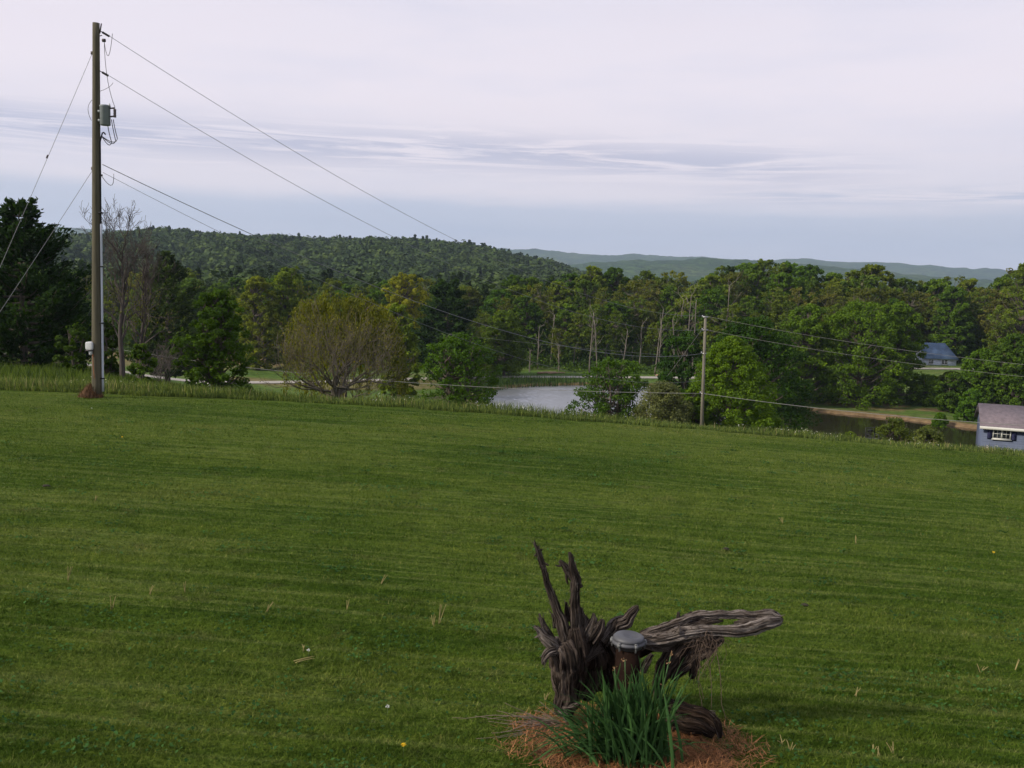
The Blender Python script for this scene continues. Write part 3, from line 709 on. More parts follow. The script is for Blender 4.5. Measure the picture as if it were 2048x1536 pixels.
# the wood beyond the pond ------------------------------------------------------
def wood():
    protos = {}
    def pr(k, i):
        if (k, i) in protos: return protos[(k, i)]
        s = 200+i*17+{'bushy': 0, 'slim': 100, 'olive': 300, 'dark': 400, 'dead': 500}[k]
        if k == 'bushy': g = broadleaf(s, 20, 11, base=.06, ncl=190, nl=75, leaf=.32, shape=('round', 'egg')[i % 2], clr=.18, noise_edge=.35)
        elif k == 'slim': g = broadleaf(s, 20, 8, base=.22, ncl=130, nl=55, leaf=.28, shape='tall', clr=.22, noise_edge=.4, r0=.2, nlimb=.6, open_=.25)
        elif k == 'olive': g = broadleaf(s, 20, 9, base=.25, ncl=130, nl=55, leaf=.26, shape='tall', clr=.22, noise_edge=.4, r0=.2, nlimb=.6, open_=.25)
        elif k == 'dark': g = pine(s, 20, 8, leafs=.42, base=.2, dens=1.6)
        else:
            r = np.random.default_rng(s); tg = Geo(); cg = None
            n = 8; tp = np.array([[.12*i_*r.normal()*.4+.02*i_*i, .05*i_, -.4+20*.8/7*i_] for i_ in range(n)])
            tg.tube(tp, np.linspace(.24, .08, n), 7)
            for k_ in range(14):
                j = 3+k_ % 5; a = k_*2.2; d = np.array([math.cos(a)*.6, math.sin(a)*.6, .8])
                grow(tg, r, tp[min(j, n-1)], d, 3.6, .07, 1, 3, .6, .1, 3, (2, 3), None, .16, 0, .03)
            g = (tg, cg)
        protos[(k, i)] = tuple(a.mesh('m') if isinstance(a, Geo) else None for a in g)
        return protos[(k, i)]
    sky = [(-200, 560), (120, 545), (200, 550), (290, 535), (380, 545), (440, 570), (480, 560), (560, 552), (620, 566), (740, 570), (780, 560), (850, 565), (900, 575), (960, 566), (1000, 556), (1060, 552), (1120, 549),
           (1160, 546), (1215, 540), (1260, 548), (1300, 550), (1340, 546), (1400, 545), (1430, 540), (1475, 525), (1520, 531), (1560, 530), (1600, 536), (1640, 548), (1700, 535), (1740, 530), (1765, 560),
           (1810, 562), (1860, 556), (1900, 558), (1940, 566), (1990, 560), (2048, 532), (2200, 530), (2500, 540)]
    sx, sy = zip(*sky)
    r = np.random.default_rng(99)
    cols = {'bushy': [(.072, .102, .018), (.040, .080, .013), (.048, .088, .016), (.034, .072, .012), (.062, .092, .018)], 'slim': [(.050, .080, .018), (.058, .085, .020), (.042, .075, .016)],
            'olive': [(.064, .080, .022), (.070, .078, .028), (.056, .074, .020)], 'dark': [(.020, .040, .014)], 'dead': [(.1, .08, .06)]}
    rows = [(201, 92, 60, 'edge'), (214, 74, 34, 'mid'), (232, 66, 14, 'mid'), (258, 60, 0, 'back')]
    items = []
    for ri, (D0, step, dy, rn) in enumerate(rows):
        px = -160+r.random()*40
        while px < 2240:
            D = D0+r.random()*12+ (6 if px < 400 else 0)
            q = px+r.normal()*step*.15
            top = np.interp(q, sx, sy)+dy*(1+r.random()*.8)+r.normal()*5
            wts = {'edge': [.36, .46, .12, .02, .04], 'mid': [.38, .36, .20, .03, .03], 'back': [.50, .24, .20, .06, .0]}[rn]
            if rn == 'edge' and q < 850: wts = [.45, .15, .3, .1, 0]
            if 960 < q < 1100 and ri > 1: wts = [.25, .2, .15, .4, 0]
            if q > 1760 and ri >= 2: wts = [.2, .25, .4, .1, .05]
            k = ['bushy', 'slim', 'olive', 'dark', 'dead'][r.choice(5, p=wts)]
            if rn == 'edge' and 1815 < q < 1955: px += step; continue       # a house stands here
            if ri == 1 and 1800 < q < 1960: D += 24
            items.append([q, D, top, k, ri, rn])
            px += step*(.62+.3*r.random())*(.55 if k in ('slim', 'dead') else .8)
    # short understory at the foot of the wood
    reg = [(-400, 'behind the bare trees'), (480, 'behind the willow'), (830, 'behind the tall stemmed bush'), (1000, 'across the open pond'), (1180, 'behind the loose bush'),
           (1300, 'behind the egg shaped tree'), (1560, 'behind the bank maples'), (1840, 'by the blue roofed house')]
    kindw = {'bushy': 'bushy green tree', 'slim': 'slim green tree', 'olive': 'olive brown tree', 'dark': 'dark conifer', 'dead': 'pale bare tree'}
    roww = {0: "in wood's front row", 1: "in wood's second row", 2: "in wood's third row", 3: "in wood's back row"}
    ordw = ['leftmost', 'second from left', 'third from left', 'fourth from left', 'fifth from left', 'sixth from left', 'seventh from left', 'eighth from left', 'ninth from left', 'tenth from left', 'eleventh from left', 'twelfth from left']
    def rg(q):
        s = reg[0][1]
        for a, b in reg:
            if q >= a: s = b
        return s
    items.sort(key=lambda a: a[0]); cnt = {}
    for it in items: cnt.setdefault((rg(it[0]), it[3], it[4]), []).append(it)
    for key, lst in cnt.items():
        for n, it in enumerate(lst):
            q, D, top, k, ri, rn = it
            i = int(r.integers(5 if k in ('bushy', 'slim') else 4 if k == 'olive' else 2))
            col = cols[k][int(r.integers(len(cols[k])))]; f = .85+.3*r.random(); col = tuple(c*f for c in col)
            H = height_for(q, D, top); sc = H/20; wd = sc*(.9+.35*r.random()) if k != 'slim' else sc*(.85+.3*r.random())
            lab = ('only ' if len(lst) == 1 else ordw[min(n, 11)]+' ')+kindw[k]+' '+roww[ri]+' '+key[0]
            name = {'bushy': 'woodland_tree', 'slim': 'woodland_tree', 'olive': 'budding_tree', 'dark': 'conifer_tree', 'dead': 'dead_tree'}[k]
            put_tree(name, lab, 'tree', pr(k, i), q, D, col, 680, bark=M_BARKP if k in ('slim', 'dead', 'olive') else M_BARK, group='trees of the wood beyond the pond', rz=r.random()*6.28, scale=(wd, wd, sc))
    # pale slender trunks that show at the wood's edge across the water
    r2 = np.random.default_rng(5)
    tr = [(1060, 700, 748, 0), (1075, 655, 750, 3), (1100, 630, 749, 5), (1118, 690, 748, 2), (1145, 690, 750, 7), (1178, 625, 752, 4), (1195, 640, 750, -8), (1208, 640, 745, 12), (1243, 660, 760, 8), (1277, 650, 760, 2), (1310, 618, 742, 14),
          (1316, 650, 740, 3), (1345, 600, 690, 16), (1352, 640, 705, -9), (1372, 590, 660, 2), (1384, 600, 660, 3), (1445, 570, 640, 3), (1030, 700, 742, -3)]
    for n, (px, top, bot, lean) in enumerate(tr):
        D = 197+(n*7 % 5)*3.5; H = height_for(px, D, top)
        g = Geo(); q = np.linspace(0, 1, 9); ln = width_for(D, lean)
        path = np.c_[ln*q+np.cumsum(r2.normal(size=9))*.05, q*0, -.3+(H+.3)*q]
        g.tube(path, np.linspace(.15, .08, 9), 6)
        for k in range(6):
            j = 3+k; j = min(j, 8); a = r2.random()*6.28; d = np.array([math.cos(a)*.8, math.sin(a)*.5, .7])
            grow(g, r2, path[j], d, H*.14, .06, 1, 2, .6, .1, 3, (1, 2), None, .15, 0, .03)
        x = P(px, 740, D)[0]
        o = g.build('tree_snag', M_SNAG); o.location = (x, D, g1(x, D))
        tag(o, ordn(n)+' from left of the pale slender leafless trunks fronting the wood', 'tree trunk', 'pale leafless trunks at the wood edge')
def ordn(n):
    return ['first', 'second', 'third', 'fourth', 'fifth', 'sixth', 'seventh', 'eighth', 'ninth', 'tenth', 'eleventh', 'twelfth', 'thirteenth', 'fourteenth', 'fifteenth', 'sixteenth', 'seventeenth', 'eighteenth', 'nineteenth', 'twentieth', 'twenty first', 'twenty second', 'twenty third', 'twenty fourth', 'twenty fifth'][n]
M_SNAG = mat('pale_snag_bark', (.145, .125, .10), .9, noise=.4, nscale=1.2, stretch=(3, 3, .4))
wood()

# understory thicket + far forest as uncountable masses
def masses():
    r = np.random.default_rng(17)
    g = Geo()
    n = 1500
    px = r.uniform(-250, 2300, n); D = r.uniform(198, 262, n)
    keep = ~((px > 1800) & (px < 1960) & (D < 240)); px, D = px[keep], D[keep]
    x = (px-1024)/F_PX*D; z = gz(x, D)
    for i in range(len(x)):
        H = r.uniform(1.0, 3.2) if D[i] < 206 else r.uniform(2.5, 9.0); k = int(26+H*9); W = 1.6+H*.3
        c = np.array([x[i], D[i], z[i]+H*.5])+rdir(k, r)*(r.random((k, 1))**.4)*np.array([W, W, H*.5])
        leaves(g, c, np.full(k, .34), r, .5+(r.random()-.5)*.7+(r.random(k)-.5)*.4, up=.3)
    o = g.build('undergrowth', M_LEAF); o.color = (.052, .092, .016, 1); tag(o, 'leafy undergrowth filling the wood beyond the pond', 'undergrowth', kind='stuff')
    # far forest: valley floor behind the wood and the wooded ridge
    g = Geo(); pts = []
    def scat(d0, d1, sp):
        D = d0
        while D < d1:
            px = -300.0
            while px < 2350:
                q = px+r.normal()*sp/D*F_PX*.25; pts.append((q, D+r.normal()*sp*.3)); px += sp/D*F_PX
            D += sp*.95
    scat(285, 420, 8.0); scat(420, 700, 9.5); scat(700, 1260, 11.0)
    pts = np.array(pts); px, D = pts.T; x = (px-1024)/F_PX*D; z = gz(x, D)
    Ht = r.uniform(9, 14, len(D)); Ht = np.where(D < 420, 17+r.normal(size=len(D))*1.2, Ht)
    hs = (z+Ht-3)/D                                  # keep crowns that can be seen over the nearer wood
    keep = (D < 330) | ((hs > -.018) & (D < 1230))
    px, D, x, z, Ht = px[keep], D[keep], x[keep], z[keep], Ht[keep]
    print('far crowns', len(D))
    sp = fbm(px*.01, D*.01, 3, 41)
    allc, alls, allt, allo = [], [], [], []
    for i in range(len(D)):
        con = r.random() < .06+.25*(sp[i] > .60)
        k = 80
        W = r.uniform(3.6, 8.0)*(.7 if con else 1)
        d = rdir(k, r); rad = (.7+.3*r.random(k))[:, None]
        if con: 
            q = r.random(k); c = np.c_[d[:, 0]*(1-q)*W*.7, d[:, 1]*(1-q)*W*.7, Ht[i]*(.25+.85*q)]
        else:
            lump = 1+.3*np.sin(d[:, :1]*5+i)*np.cos(d[:, 2:]*4+i*2)
            c = d*rad*lump*np.array([W, W, Ht[i]*.36])+np.array([0, 0, Ht[i]*.62])
            c = c[d[:, 2] > -.55]; d = d[d[:, 2] > -.55]
        m = len(c); allo.append(d)
        allc.append(c+np.array([x[i], D[i], z[i]])); alls.append(np.full(m, .95+D[i]*.0006))
        base = (.10 if con else .18+.80*r.random()**1.6)
        allt.append(base+(r.random(m)-.5)*.14)
    c = np.concatenate(allc); leaves(g, c, np.concatenate(alls), r, np.concatenate(allt), aspect=.9, up=.3, out=np.concatenate(allo)*1.5)
    me = g.mesh('forest')
    m = leaf_mat('far_forest_leaves', (.044, .072, .017), .15, .5, 1.5, (1.15, 1.0, .9))
    o = obj('forest', me, m); tag(o, 'far off mixed forest covering the ridge behind the valley', 'forest', kind='stuff')
masses()

# reeds along the far shore
def strands(g, x, y, z, h, w, r, tint, lean=.25):
    n = len(x); a = r.random(n)*2*math.pi; l = lean*r.random(n)*h; dx, dy = np.cos(a)*l, np.sin(a)*l
    b = r.random(n)*2*math.pi; wx, wy = np.cos(b)*w/2, np.sin(b)*w/2
    V = np.stack([np.c_[x-wx, y-wy, z], np.c_[x+wx, y+wy, z], np.c_[x+dx*.35+wx*.8, y+dy*.35+wy*.8, z+h*.6], np.c_[x+dx*.35-wx*.8, y+dy*.35-wy*.8, z+h*.6],
                  np.c_[x+dx, y+dy, z+h*.97]], 1).reshape(-1, 3)
    k = np.arange(n)*5
    g.add(V, np.stack([k, k+1, k+2, k+3], -1), np.repeat(tint, 5)); g.f.append(np.stack([k+3, k+2, k+4], -1)+g.n-5*n)
def reeds():
    r = np.random.default_rng(8); g = Geo(); n = 9000
    x = r.uniform(-8, 26, n); y = r.uniform(160, 186, n); sdv = pond_sd(x, y)
    k = (sdv > -1.2) & (sdv < 4.5-np.clip((x-2)*.25, 0, 4.0)) & (y > 158); x, y = x[k], y[k]
    strands(g, x, y, np.maximum(gz(x, y), WATER-.1), r.uniform(.9, 1.7, len(x)), .09, r, r.random(len(x)))
    o = g.build('reeds', leaf_mat('reed_leaves', (.042, .075, .024))); tag(o, 'grey green reeds on the far left shore of the pond', 'reeds', kind='stuff')
reeds()

# grass ------------------------------------------------------------------------
def grasses():
    r = np.random.default_rng(21)
    # mown lawn blades
    n = 620000
    q = r.random(n); D = 4.0*(26.9/4.0)**(q**1.15)
    x = (r.random(n)-.5)*1.28*D; y = D
    # leave the dead-grass bed thinner
    bx, by = P(1265, 1460, 6.0)[:2]
    inb = (((x-bx)/.82)**2+((y-6.02)/.56)**2) < .80+1.1*(fbm(x*3.5, y*3.5, 4, 5)-.5)-.25*r.random(n)**2
    k = ~inb | (r.random(n) < .10); x, y, D = x[k], y[k], D[k]; n = len(x)
    z = gz(x, y)+(fbm(x*.5, y*.5, 3, 2)-.5)*.06-.025
    h = (.016+.020*r.random(n))*(1+.015*D)*(.7+.7*fbm(x*1.1, y*1.1, 3, 8)); w = .0038+.00055*D
    a = r.random(n)*6.283; l = h*(.3+1.1*r.random(n)); b = r.random(n)*6.283
    wx, wy = np.cos(b)*w/2, np.sin(b)*w/2
    V = np.stack([np.c_[x-wx, y-wy, z], np.c_[x+wx, y+wy, z], np.c_[x+np.cos(a)*l, y+np.sin(a)*l, z+h]], 1).reshape(-1, 3)
    g = Geo(); g.add(V, np.arange(3*n).reshape(-1, 3), np.repeat(r.random(n)**1.3, 3))
    o = g.build('grass', M_BLADE, smooth=False); tag(o, 'short mown grass covering the lawn', 'grass', kind='stuff')
    # tall unmown strip
    g = Geo(); n = 95000
    x = r.uniform(-21, 23, n); y = EDGE_Y-.15+r.random(n)**1.5*8+(fbm(x*1.3, x*0, 3, 4)-.5)*.5
    z = gz(x, np.maximum(y, EDGE_Y))-.03
    hh = (.18+.60*fbm(x*.35, y*.5, 4, 6))*(.5+.55*r.random(n))*np.interp(x, [-15, -3, 2, 12], [.85, .78, .68, .5]); t = r.random(n)
    hh = hh*np.where(y < EDGE_Y+.25, .5, 1)
    strands(g, x, y, z, hh, .018, r, t, .55)
    o = g.build('tall_grass', leaf_mat('tall_grass_blades', (.088, .125, .036), .3, .5, 1.7, (1.3, 1.1, .9))); tag(o, 'strip of tall unmown grass along the lawn edge', 'grass', kind='stuff')
    # pale seed heads, straw stalks and white flower dots
    g = Geo(); n = 6500
    x = r.uniform(-21, 23, n); y = EDGE_Y+r.random(n)*3.5
    k = r.random(n) < .15+1.2*(fbm(x*.5, y*.4, 3, 16)-.42).clip(0); x, y = x[k], y[k]; n = len(x)
    z = gz(x, y); h = r.uniform(.22, .5, n)*np.interp(x, [-15, -3, 2, 12], [1.1, .85, .68, .55])
    strands(g, x, y, z, h, .014, r, r.random(n), .4)
    o = g.build('dry_grass', leaf_mat('dry_stalks', (.26, .22, .11), .3, .7, 1.3, (1, 1, 1))); tag(o, 'straw coloured dry stalks in the tall grass strip', 'grass', kind='stuff')
    g = Geo(); n = 1500
    x = r.uniform(-21, 23, n); y = EDGE_Y+.1+r.random(n)*2.6
    k = (fbm(x*.55, y*.5, 3, 26) > .52+.08*r.random(n)) | ((x > 9) & (r.random(n) < .10)); x, y = x[k], y[k]; n = len(x)
    c = np.c_[x, y, gz(x, y)+r.uniform(.16, .42, n)*np.interp(x, [-15, -3, 2, 12], [1.1, .85, .7, .6])]
    leaves(g, np.repeat(c, 3, 0)+r.normal(size=(3*n, 3))*.02, np.full(3*n, .018), r, r.random(3*n), aspect=.8, up=.8)
    o = g.build('wildflowers', leaf_mat('white_petals', (.52, .50, .45), .3, .75, 1.2, (1, 1, 1))); tag(o, 'white wildflower heads dotting the tall grass strip', 'flowers', kind='stuff')
    # rough grass on the slope beyond
    g = Geo(); n = 60000
    D = EDGE_Y+8+r.random(n)*60; x = (r.random(n)-.5)*1.2*D
    strands(g, x, D, gz(x, D)-.05, r.uniform(.3, .8, n), .05, r, r.random(n), .5)
    o = g.build('rough_grass', leaf_mat('rough_grass_blades', (.06, .09, .02))); tag(o, 'rough grass on the slope below the lawn', 'grass', kind='stuff')
grasses()

# ------------------------------------------------------------------ utility pole, wires
M_POLE = mat('weathered_pole_wood', (.080, .070, .045), .85, noise=.35, nscale=6, stretch=(2, 2, .12), bump=.01)
M_POLE2 = mat('grey_pole_wood', (.145, .13, .10), .85, noise=.3, nscale=6, stretch=(2, 2, .1))
M_GREY = mat('grey_painted_steel', (.20, .22, .23), .45, noise=.15, nscale=4)
M_WIRE = mat('aluminium_wire', (.16, .16, .165), .5)
M_CABLE = mat('pale_cable', (.19, .185, .175), .6)
M_DARK = mat('dark_insulator', (.06, .045, .045), .35)
M_WHITE = mat('white_plastic', (.52, .52, .52), .5, noise=.05, nscale=5)
M_PVC = mat('grey_conduit', (.42, .44, .50), .5, noise=.08, nscale=3)
M_BLK = mat('black_cable', (.012, .012, .013), .6)
M_ORANGE = mat('orange_wire', (.30, .10, .04), .7)
M_STEEL = mat('galvanised_steel', (.35, .35, .36), .45, metal=.6)
def catenary(a, b, sag, n=40):
    t = np.linspace(0, 1, n)[:, None]; p = np.asarray(a)*(1-t)+np.asarray(b)*t; p[:, 2] -= (4*sag*t*(1-t))[:, 0]; return p
def wire(name, a, b, sag, rad, m, label, cat='power line', group=None):
    p = catenary(a, b, sag); g = Geo()
    r0, r1 = (rad, rad) if not isinstance(rad, tuple) else rad
    g.tube(p, np.linspace(r0, r1, len(p)), 5)
    o = g.build(name, m); tag(o, label, cat, group); return o, p
PB = P(194, 783, 26.3); PT = P(192, 46, 26.3)
def pole_at(py):                       # point on the pole axis at photo row py
    t = (783-py)/(783-46); return PB*(1-t)+PT*t
def pole1():
    base = PB.copy(); base[2] = g1(PB[0], PB[1])
    root = empty('utility_pole', base); tag(root, 'tall weathered wooden utility pole carrying a grey transformer at left', 'utility pole')
    def L(p): return np.asarray(p)-base
    g = Geo(); pts = np.array([L(pole_at(y)) for y in np.linspace(800, 46, 24)])
    g.tube(pts, np.linspace(.142, .090, 24), 20, ridge=lambda th, l, s: 1+.012*np.sin(th*9+l*.7)+.01*np.sin(th*17-l*.3)); g.build('pole', M_POLE, root)
    # transformer can on the right
    c = L(pole_at(225))+np.array([.25, -.02, 0]); g = Geo()
    zz = np.array([-.27, -.265, -.25, .22, .235, .26, .275, .28]); rr = np.array([.02, .12, .135, .135, .145, .145, .12, .02])
    g.tube(c+np.c_[zz*0, zz*0, zz], rr, 28); g.box(c+np.array([-.13, 0, .1]), (.10, .12, .06)); g.box(c+np.array([-.13, 0, -.14]), (.10, .12, .06))
    tr = g.build('transformer', M_GREY, root)
    g = Geo()                      # cutout / bushing on the right side of the can
    for dz, L_ in ((.19, .17), (-.03, .15)):
        g.tube(c+np.array([[.10, 0, dz], [.10+L_, -.02, dz+.01]]), [.022, .022], 8)
    zz = np.linspace(-.05, .17, 12); g.tube(c+np.c_[np.full(12, .27)+.0*zz, zz*0-.02, zz], .03+.014*(np.arange(12) % 2), 10)
    g.build('cutout', M_DARK, tr)
    g = Geo(); g.tube(c+np.array([[.14, -.05, .24], [.14, -.05, .31]]), [.03, .018], 10); g.build('bushing', M_WHITE, tr)
    g = Geo()
    for dx, lo in ((.06, -.55), (.17, -.5), (.22, -.45)):
        a = c+np.array([dx, 0, -.22 if dx < .1 else -.1]); b = c+np.array([dx+.10, 0, lo-.15]); d = L(pole_at(268))+np.array([.13, 0, .03])
        g.tube(np.concatenate([bez(a, a+np.array([.02, 0, -.2]), b, 6)[:-1], bez(b, b+np.array([-.05, 0, -.22]), d+np.array([.02, 0, 0]), 7)]), .011, 5)
    g.tube(bez(L(pole_at(80))+np.array([.22, 0, 0]), L(pole_at(160))+np.array([.24, 0, 0]), c+np.array([.27, 0, .22]), 10), .007, 5)
    g.tube(bez(L(pole_at(62))+np.array([.44, 0, -.05]), L(pole_at(120))+np.array([.33, 0, -.3]), L(pole_at(82))+np.array([.22, 0, 0]), 10), .007, 5)
    g.tube(bez(L(pole_at(150))+np.array([.45, 0, -.14]), L(pole_at(155))+np.array([.40, 0, -.2]), L(pole_at(178))+np.array([.09, 0, 0]), 8), .006, 5)
    g.tube(bez(L(pole_at(196))+np.array([-.09, -.05, 0]), L(pole_at(210))+np.array([-.3, -.05, 0]), L(pole_at(236))+np.array([-.11, -.05, 0]), 8), .006, 5)
    g.tube(bez(L(pole_at(345))+np.array([.15, 0, 0]), L(pole_at(375))+np.array([.5, 0, -.1]), L(pole_at(338))+np.array([.47, 0, -.02]), 10), .008, 5)
    g.build('jumper_wire', M_BLK, root)
    # riser conduit, black above and pale below
    g = Geo(); g.tube(np.concatenate([bez(L(pole_at(262))+np.array([.25, 0, 0]), L(pole_at(255))+np.array([.14, 0, .08]), L(pole_at(276))+np.array([.135, 0, 0]), 5)[:-1], np.array([L(pole_at(y))+np.array([.118+.045*(y-276)/500, -.03, 0]) for y in np.linspace(276, 470, 10)])]), .020, 8); g.build('riser_cable', M_BLK, root)
    g = Geo(); g.tube(np.array([L(pole_at(y))+np.array([.14+.045*(y-440)/340, -.04, 0]) for y in np.linspace(440, 782, 12)]), .030, 12); cn = g.build('conduit', M_PVC, root)
    for y in (418, 526, 641, 755):
        g = Geo(); p = L(pole_at(y))+np.array([.14+.045*(y-440)/340, -.045, 0]); g.box(p, (.11, .08, .035)); g.build('strap', M_BLK, root)
    # meter box on the left
    p = L(pole_at(688)); g = Geo(); c = p+np.array([-.14, -.13, 0]); hx, hz = .10, .115
    prof_ = [(math.copysign(abs(math.cos(a))**.45, math.cos(a))*hx, math.copysign(abs(math.sin(a))**.45, math.sin(a))*hz) for a in np.linspace(0, 2*math.pi, 28, endpoint=False)]
    for k, (yy, s) in enumerate(((.07, .96), (.06, 1), (-.05, 1), (-.07, .9))): pass
    rings = [np.array([c+np.array([a*s, yy, b*s]) for a, b in prof_]) for yy, s in ((.08, .97), (.07, 1), (-.05, 1), (-.068, .93), (-.072, .8))]
    V = np.concatenate(rings); n = 28; F = [(i*n+j, i*n+(j+1) % n, (i+1)*n+(j+1) % n, (i+1)*n+j) for i in range(4) for j in range(n)]
    g.add(V, F); g.f.append((np.arange(n)+4*n)[None, :]); bx = g.build('junction_box', M_WHITE, root)
    g = Geo(); g.tube(c+np.array([[.02, 0, -.11], [.02, 0, -.15], [.025, 0, -.24], [.03, 0, -.255]]), [.03, .05, .045, .02], 12); g.build('cable_gland', M_WHITE, bx)
    g = Geo(); g.box(c+np.array([.01, 0, -.125]), (.21, .15, .015)); g.box(c+np.array([.11, .03, -.03]), (.10, .04, .025)); g.build('bracket', M_DARK, bx)
    g = Geo(); g.tube(np.array([L(pole_at(y))+np.array([.0+.02*math.sin(y*.05), -.155, 0])+np.array([(y-705)*.0006-.03, 0, 0]) for y in np.linspace(705, 755, 8)]), .008, 5); g.build('ground_wire', M_ORANGE, root)
    # dead-end insulators
    for y, dx in ((62, .10), (140, .11)):
        a = L(pole_at(y))+np.array([dx-.02, 0, .03]); d = L(P(935 if y == 62 else 795, 492 if y == 62 else 485, 50))-a; d /= np.linalg.norm(d)
        g = Geo(); q = np.linspace(0, .36, 14); g.tube(a+d[None, :]*q[:, None], np.where(q < .12, .012, .022+.012*(np.arange(14) % 2)), 8); g.build('insulator', M_DARK, root)
    g = Geo(); g.tube(L(pole_at(62))+np.array([[.09, 0, -.12], [.16, 0, -.10]]), [.012, .012], 6); g.tube(L(pole_at(79))+np.array([[.17, 0, 0], [.25, 0, 0]]), [.045, .045], 8)
    g.tube(L(pole_at(66))+np.array([[.10, 0, 0], [.15, 0, .26]]), [.018, .018], 6); g.build('lightning_arrester', M_DARK, root)
    g = Geo(); 
    for y in (104, 330): g.box(L(pole_at(y))+np.array([-.11, 0, 0]), (.05, .05, .08))
    g.box(L(pole_at(343))+np.array([.13, 0, 0]), (.07, .04, .05)); g.build('guy_clamp', M_DARK, root)
    # guys
    anchor1 = P(-260, 1050, 17.5); anchor1[2] = g1(anchor1[0], 17.5)
    for k, (y, q, lab) in enumerate(((106, P(-60, 668, 21.5), 'upper guy wire from the tall pole, thin against the sky'), (334, P(-120, 800, 21.5), 'lower guy wire running down left from the tall pole'))):
        s = pole_at(y)+np.array([-.11, 0, 0]); e = s+(q-s)*1.0
        e = s+(q-s)*((s[2]+.8)/(s[2]-q[2]))
        o, _ = wire('guy_wire', s, e, .05, .006, M_WIRE, lab, 'guy wire')
        if k == 0:
            g = Geo(); t = .31; g.tube(np.array([s+(e-s)*(t-.004), s+(e-s)*(t+.004)]), [.022, .022], 8); g.build('strain_insulator', M_DARK, o)
    # bark and dead grass mound at the foot
    r = np.random.default_rng(4); g = Geo()
    n = 40; cx = base+np.array([-.14, -.05, 0])
    V = [cx+np.array([0, 0, .34])]
    th = np.linspace(0, 6.283, 24, endpoint=False); rings = []
    for rr, h in ((.06, .30), (.13, .22), (.20, .10), (.26, .02), (.30, -.05)):
        w_ = 1+.12*r.normal(size=24); rings.append(np.c_[cx[0]-.05+np.cos(th)*rr*w_, cx[1]+np.sin(th)*rr*w_, np.full(24, cx[2]+h)])
    F = [(i*24+j, (i+1)*24+j, (i+1)*24+(j+1) % 24, i*24+(j+1) % 24) for i in range(4) for j in range(24)]
    g.add(np.concatenate(rings), F); g.f.append(np.arange(24)[None, :])
    nn = 900; a = r.random(nn)*6.283; q = r.random(nn)**.6; x = cx[0]+np.cos(a)*q*.34-.02; y = cx[1]+np.sin(a)*q*.3
    z = cx[2]+np.interp(q, [0, .3, .8, 1], [.33, .25, .04, 0])-.03
    strands(g, x, y, z, r.uniform(.06, .16, nn), .012, r, r.random(nn), 1.4)
    o = g.build('straw_mound', leaf_mat('dead_straw', (.13, .072, .042), .15, .6, 1.5, (1, 1, 1))); tag(o, 'small brown straw mound against the foot of the tall pole', 'mound')
pole1()
def pole2():
    Y = 73.0; T = P(1411, 632, Y); B = P(1404, 856, Y); B[2] = min(B[2], g1(B[0], Y))-.2
    base = np.array([B[0], Y, g1(B[0], Y)]); root = empty('utility_pole', base); tag(root, 'smaller grey wooden utility pole standing before the egg shaped tree', 'utility pole')
    L = lambda p: np.asarray(p)-base
    g = Geo(); g.tube(np.array([L(B), L((B+T)/2), L(T)]), [.15, .125, .10], 14); g.build('pole', M_POLE2, root)
    g = Geo()
    for py in (634, 660, 707, 787):
        p = P(1411-(py-632)*.03, py, Y); g.box(L(p)+np.array([0, -.05, 0]), (.42 if py < 700 else .3, .1, .09)); g.tube(L(p)+np.array([[-.22, 0, .0], [-.22, 0, .14]]), [.05, .04], 8)
    g.build('insulator', M_STEEL, root)
    top = P(1411, 632, Y); s2 = P(1410, 659, Y)
    # two conductors and neutral from the tall pole
    a1 = pole_at(62)+np.array([.38, .2, -.2]); a2 = pole_at(140)+np.array([.38, .2, -.2])
    a1 = P(217, 71, 26.6); a2 = P(219, 152, 26.6)
    grp = 'overhead wires between the two poles'
    wire('power_line', a1, top, 2.0, (.007, .012), M_WIRE, 'topmost overhead wire running between the tall and small poles', 'power line', grp)
    wire('power_line', a2, s2, 2.1, (.007, .012), M_WIRE, 'second overhead wire below the topmost, between both poles', 'power line', grp)
    wire('power_line', P(205, 329, 26.35), P(1404, 707, Y), 1.95, (.011, .018), M_WIRE, 'thick lower cable from the tall pole sagging to the small pole', 'cable', grp)
    wire('power_line', P(206, 345, 26.35), P(1404, 760, 75), 2.1, (.006, .010), M_WIRE, 'thin lowest wire from the tall pole toward the small pole', 'power line', grp)
    # onward spans to the right
    g2 = 'overhead wires leaving the small pole to the right'
    wire('power_line', top, P(2300, 752, 60), .5, (.010, .009), M_CABLE, 'upper wire leaving the top of the small pole rightwards', 'power line', g2)
    wire('power_line', s2, P(2300, 775, 60), .5, (.010, .009), M_CABLE, 'lower wire leaving the small pole rightwards over the maples', 'power line', g2)
    cpt = P(1407, 787, Y)
    wire('phone_cable', P(60, 666, 104), cpt, 1.5, (.018, .019), M_CABLE, 'pale low cable crossing before the meadow and pond to the small pole', 'cable')
    wire('phone_cable', cpt, P(2400, 866, 56), .5, (.019, .019), M_CABLE, 'pale low cable crossing over the brown pond and house roof', 'cable')
    wire('guy_wire', P(1409, 652, Y), P(1335, 752, 80), .02, .014, M_CABLE, 'short slanting guy wire on the left of the small pole', 'guy wire')
pole2()
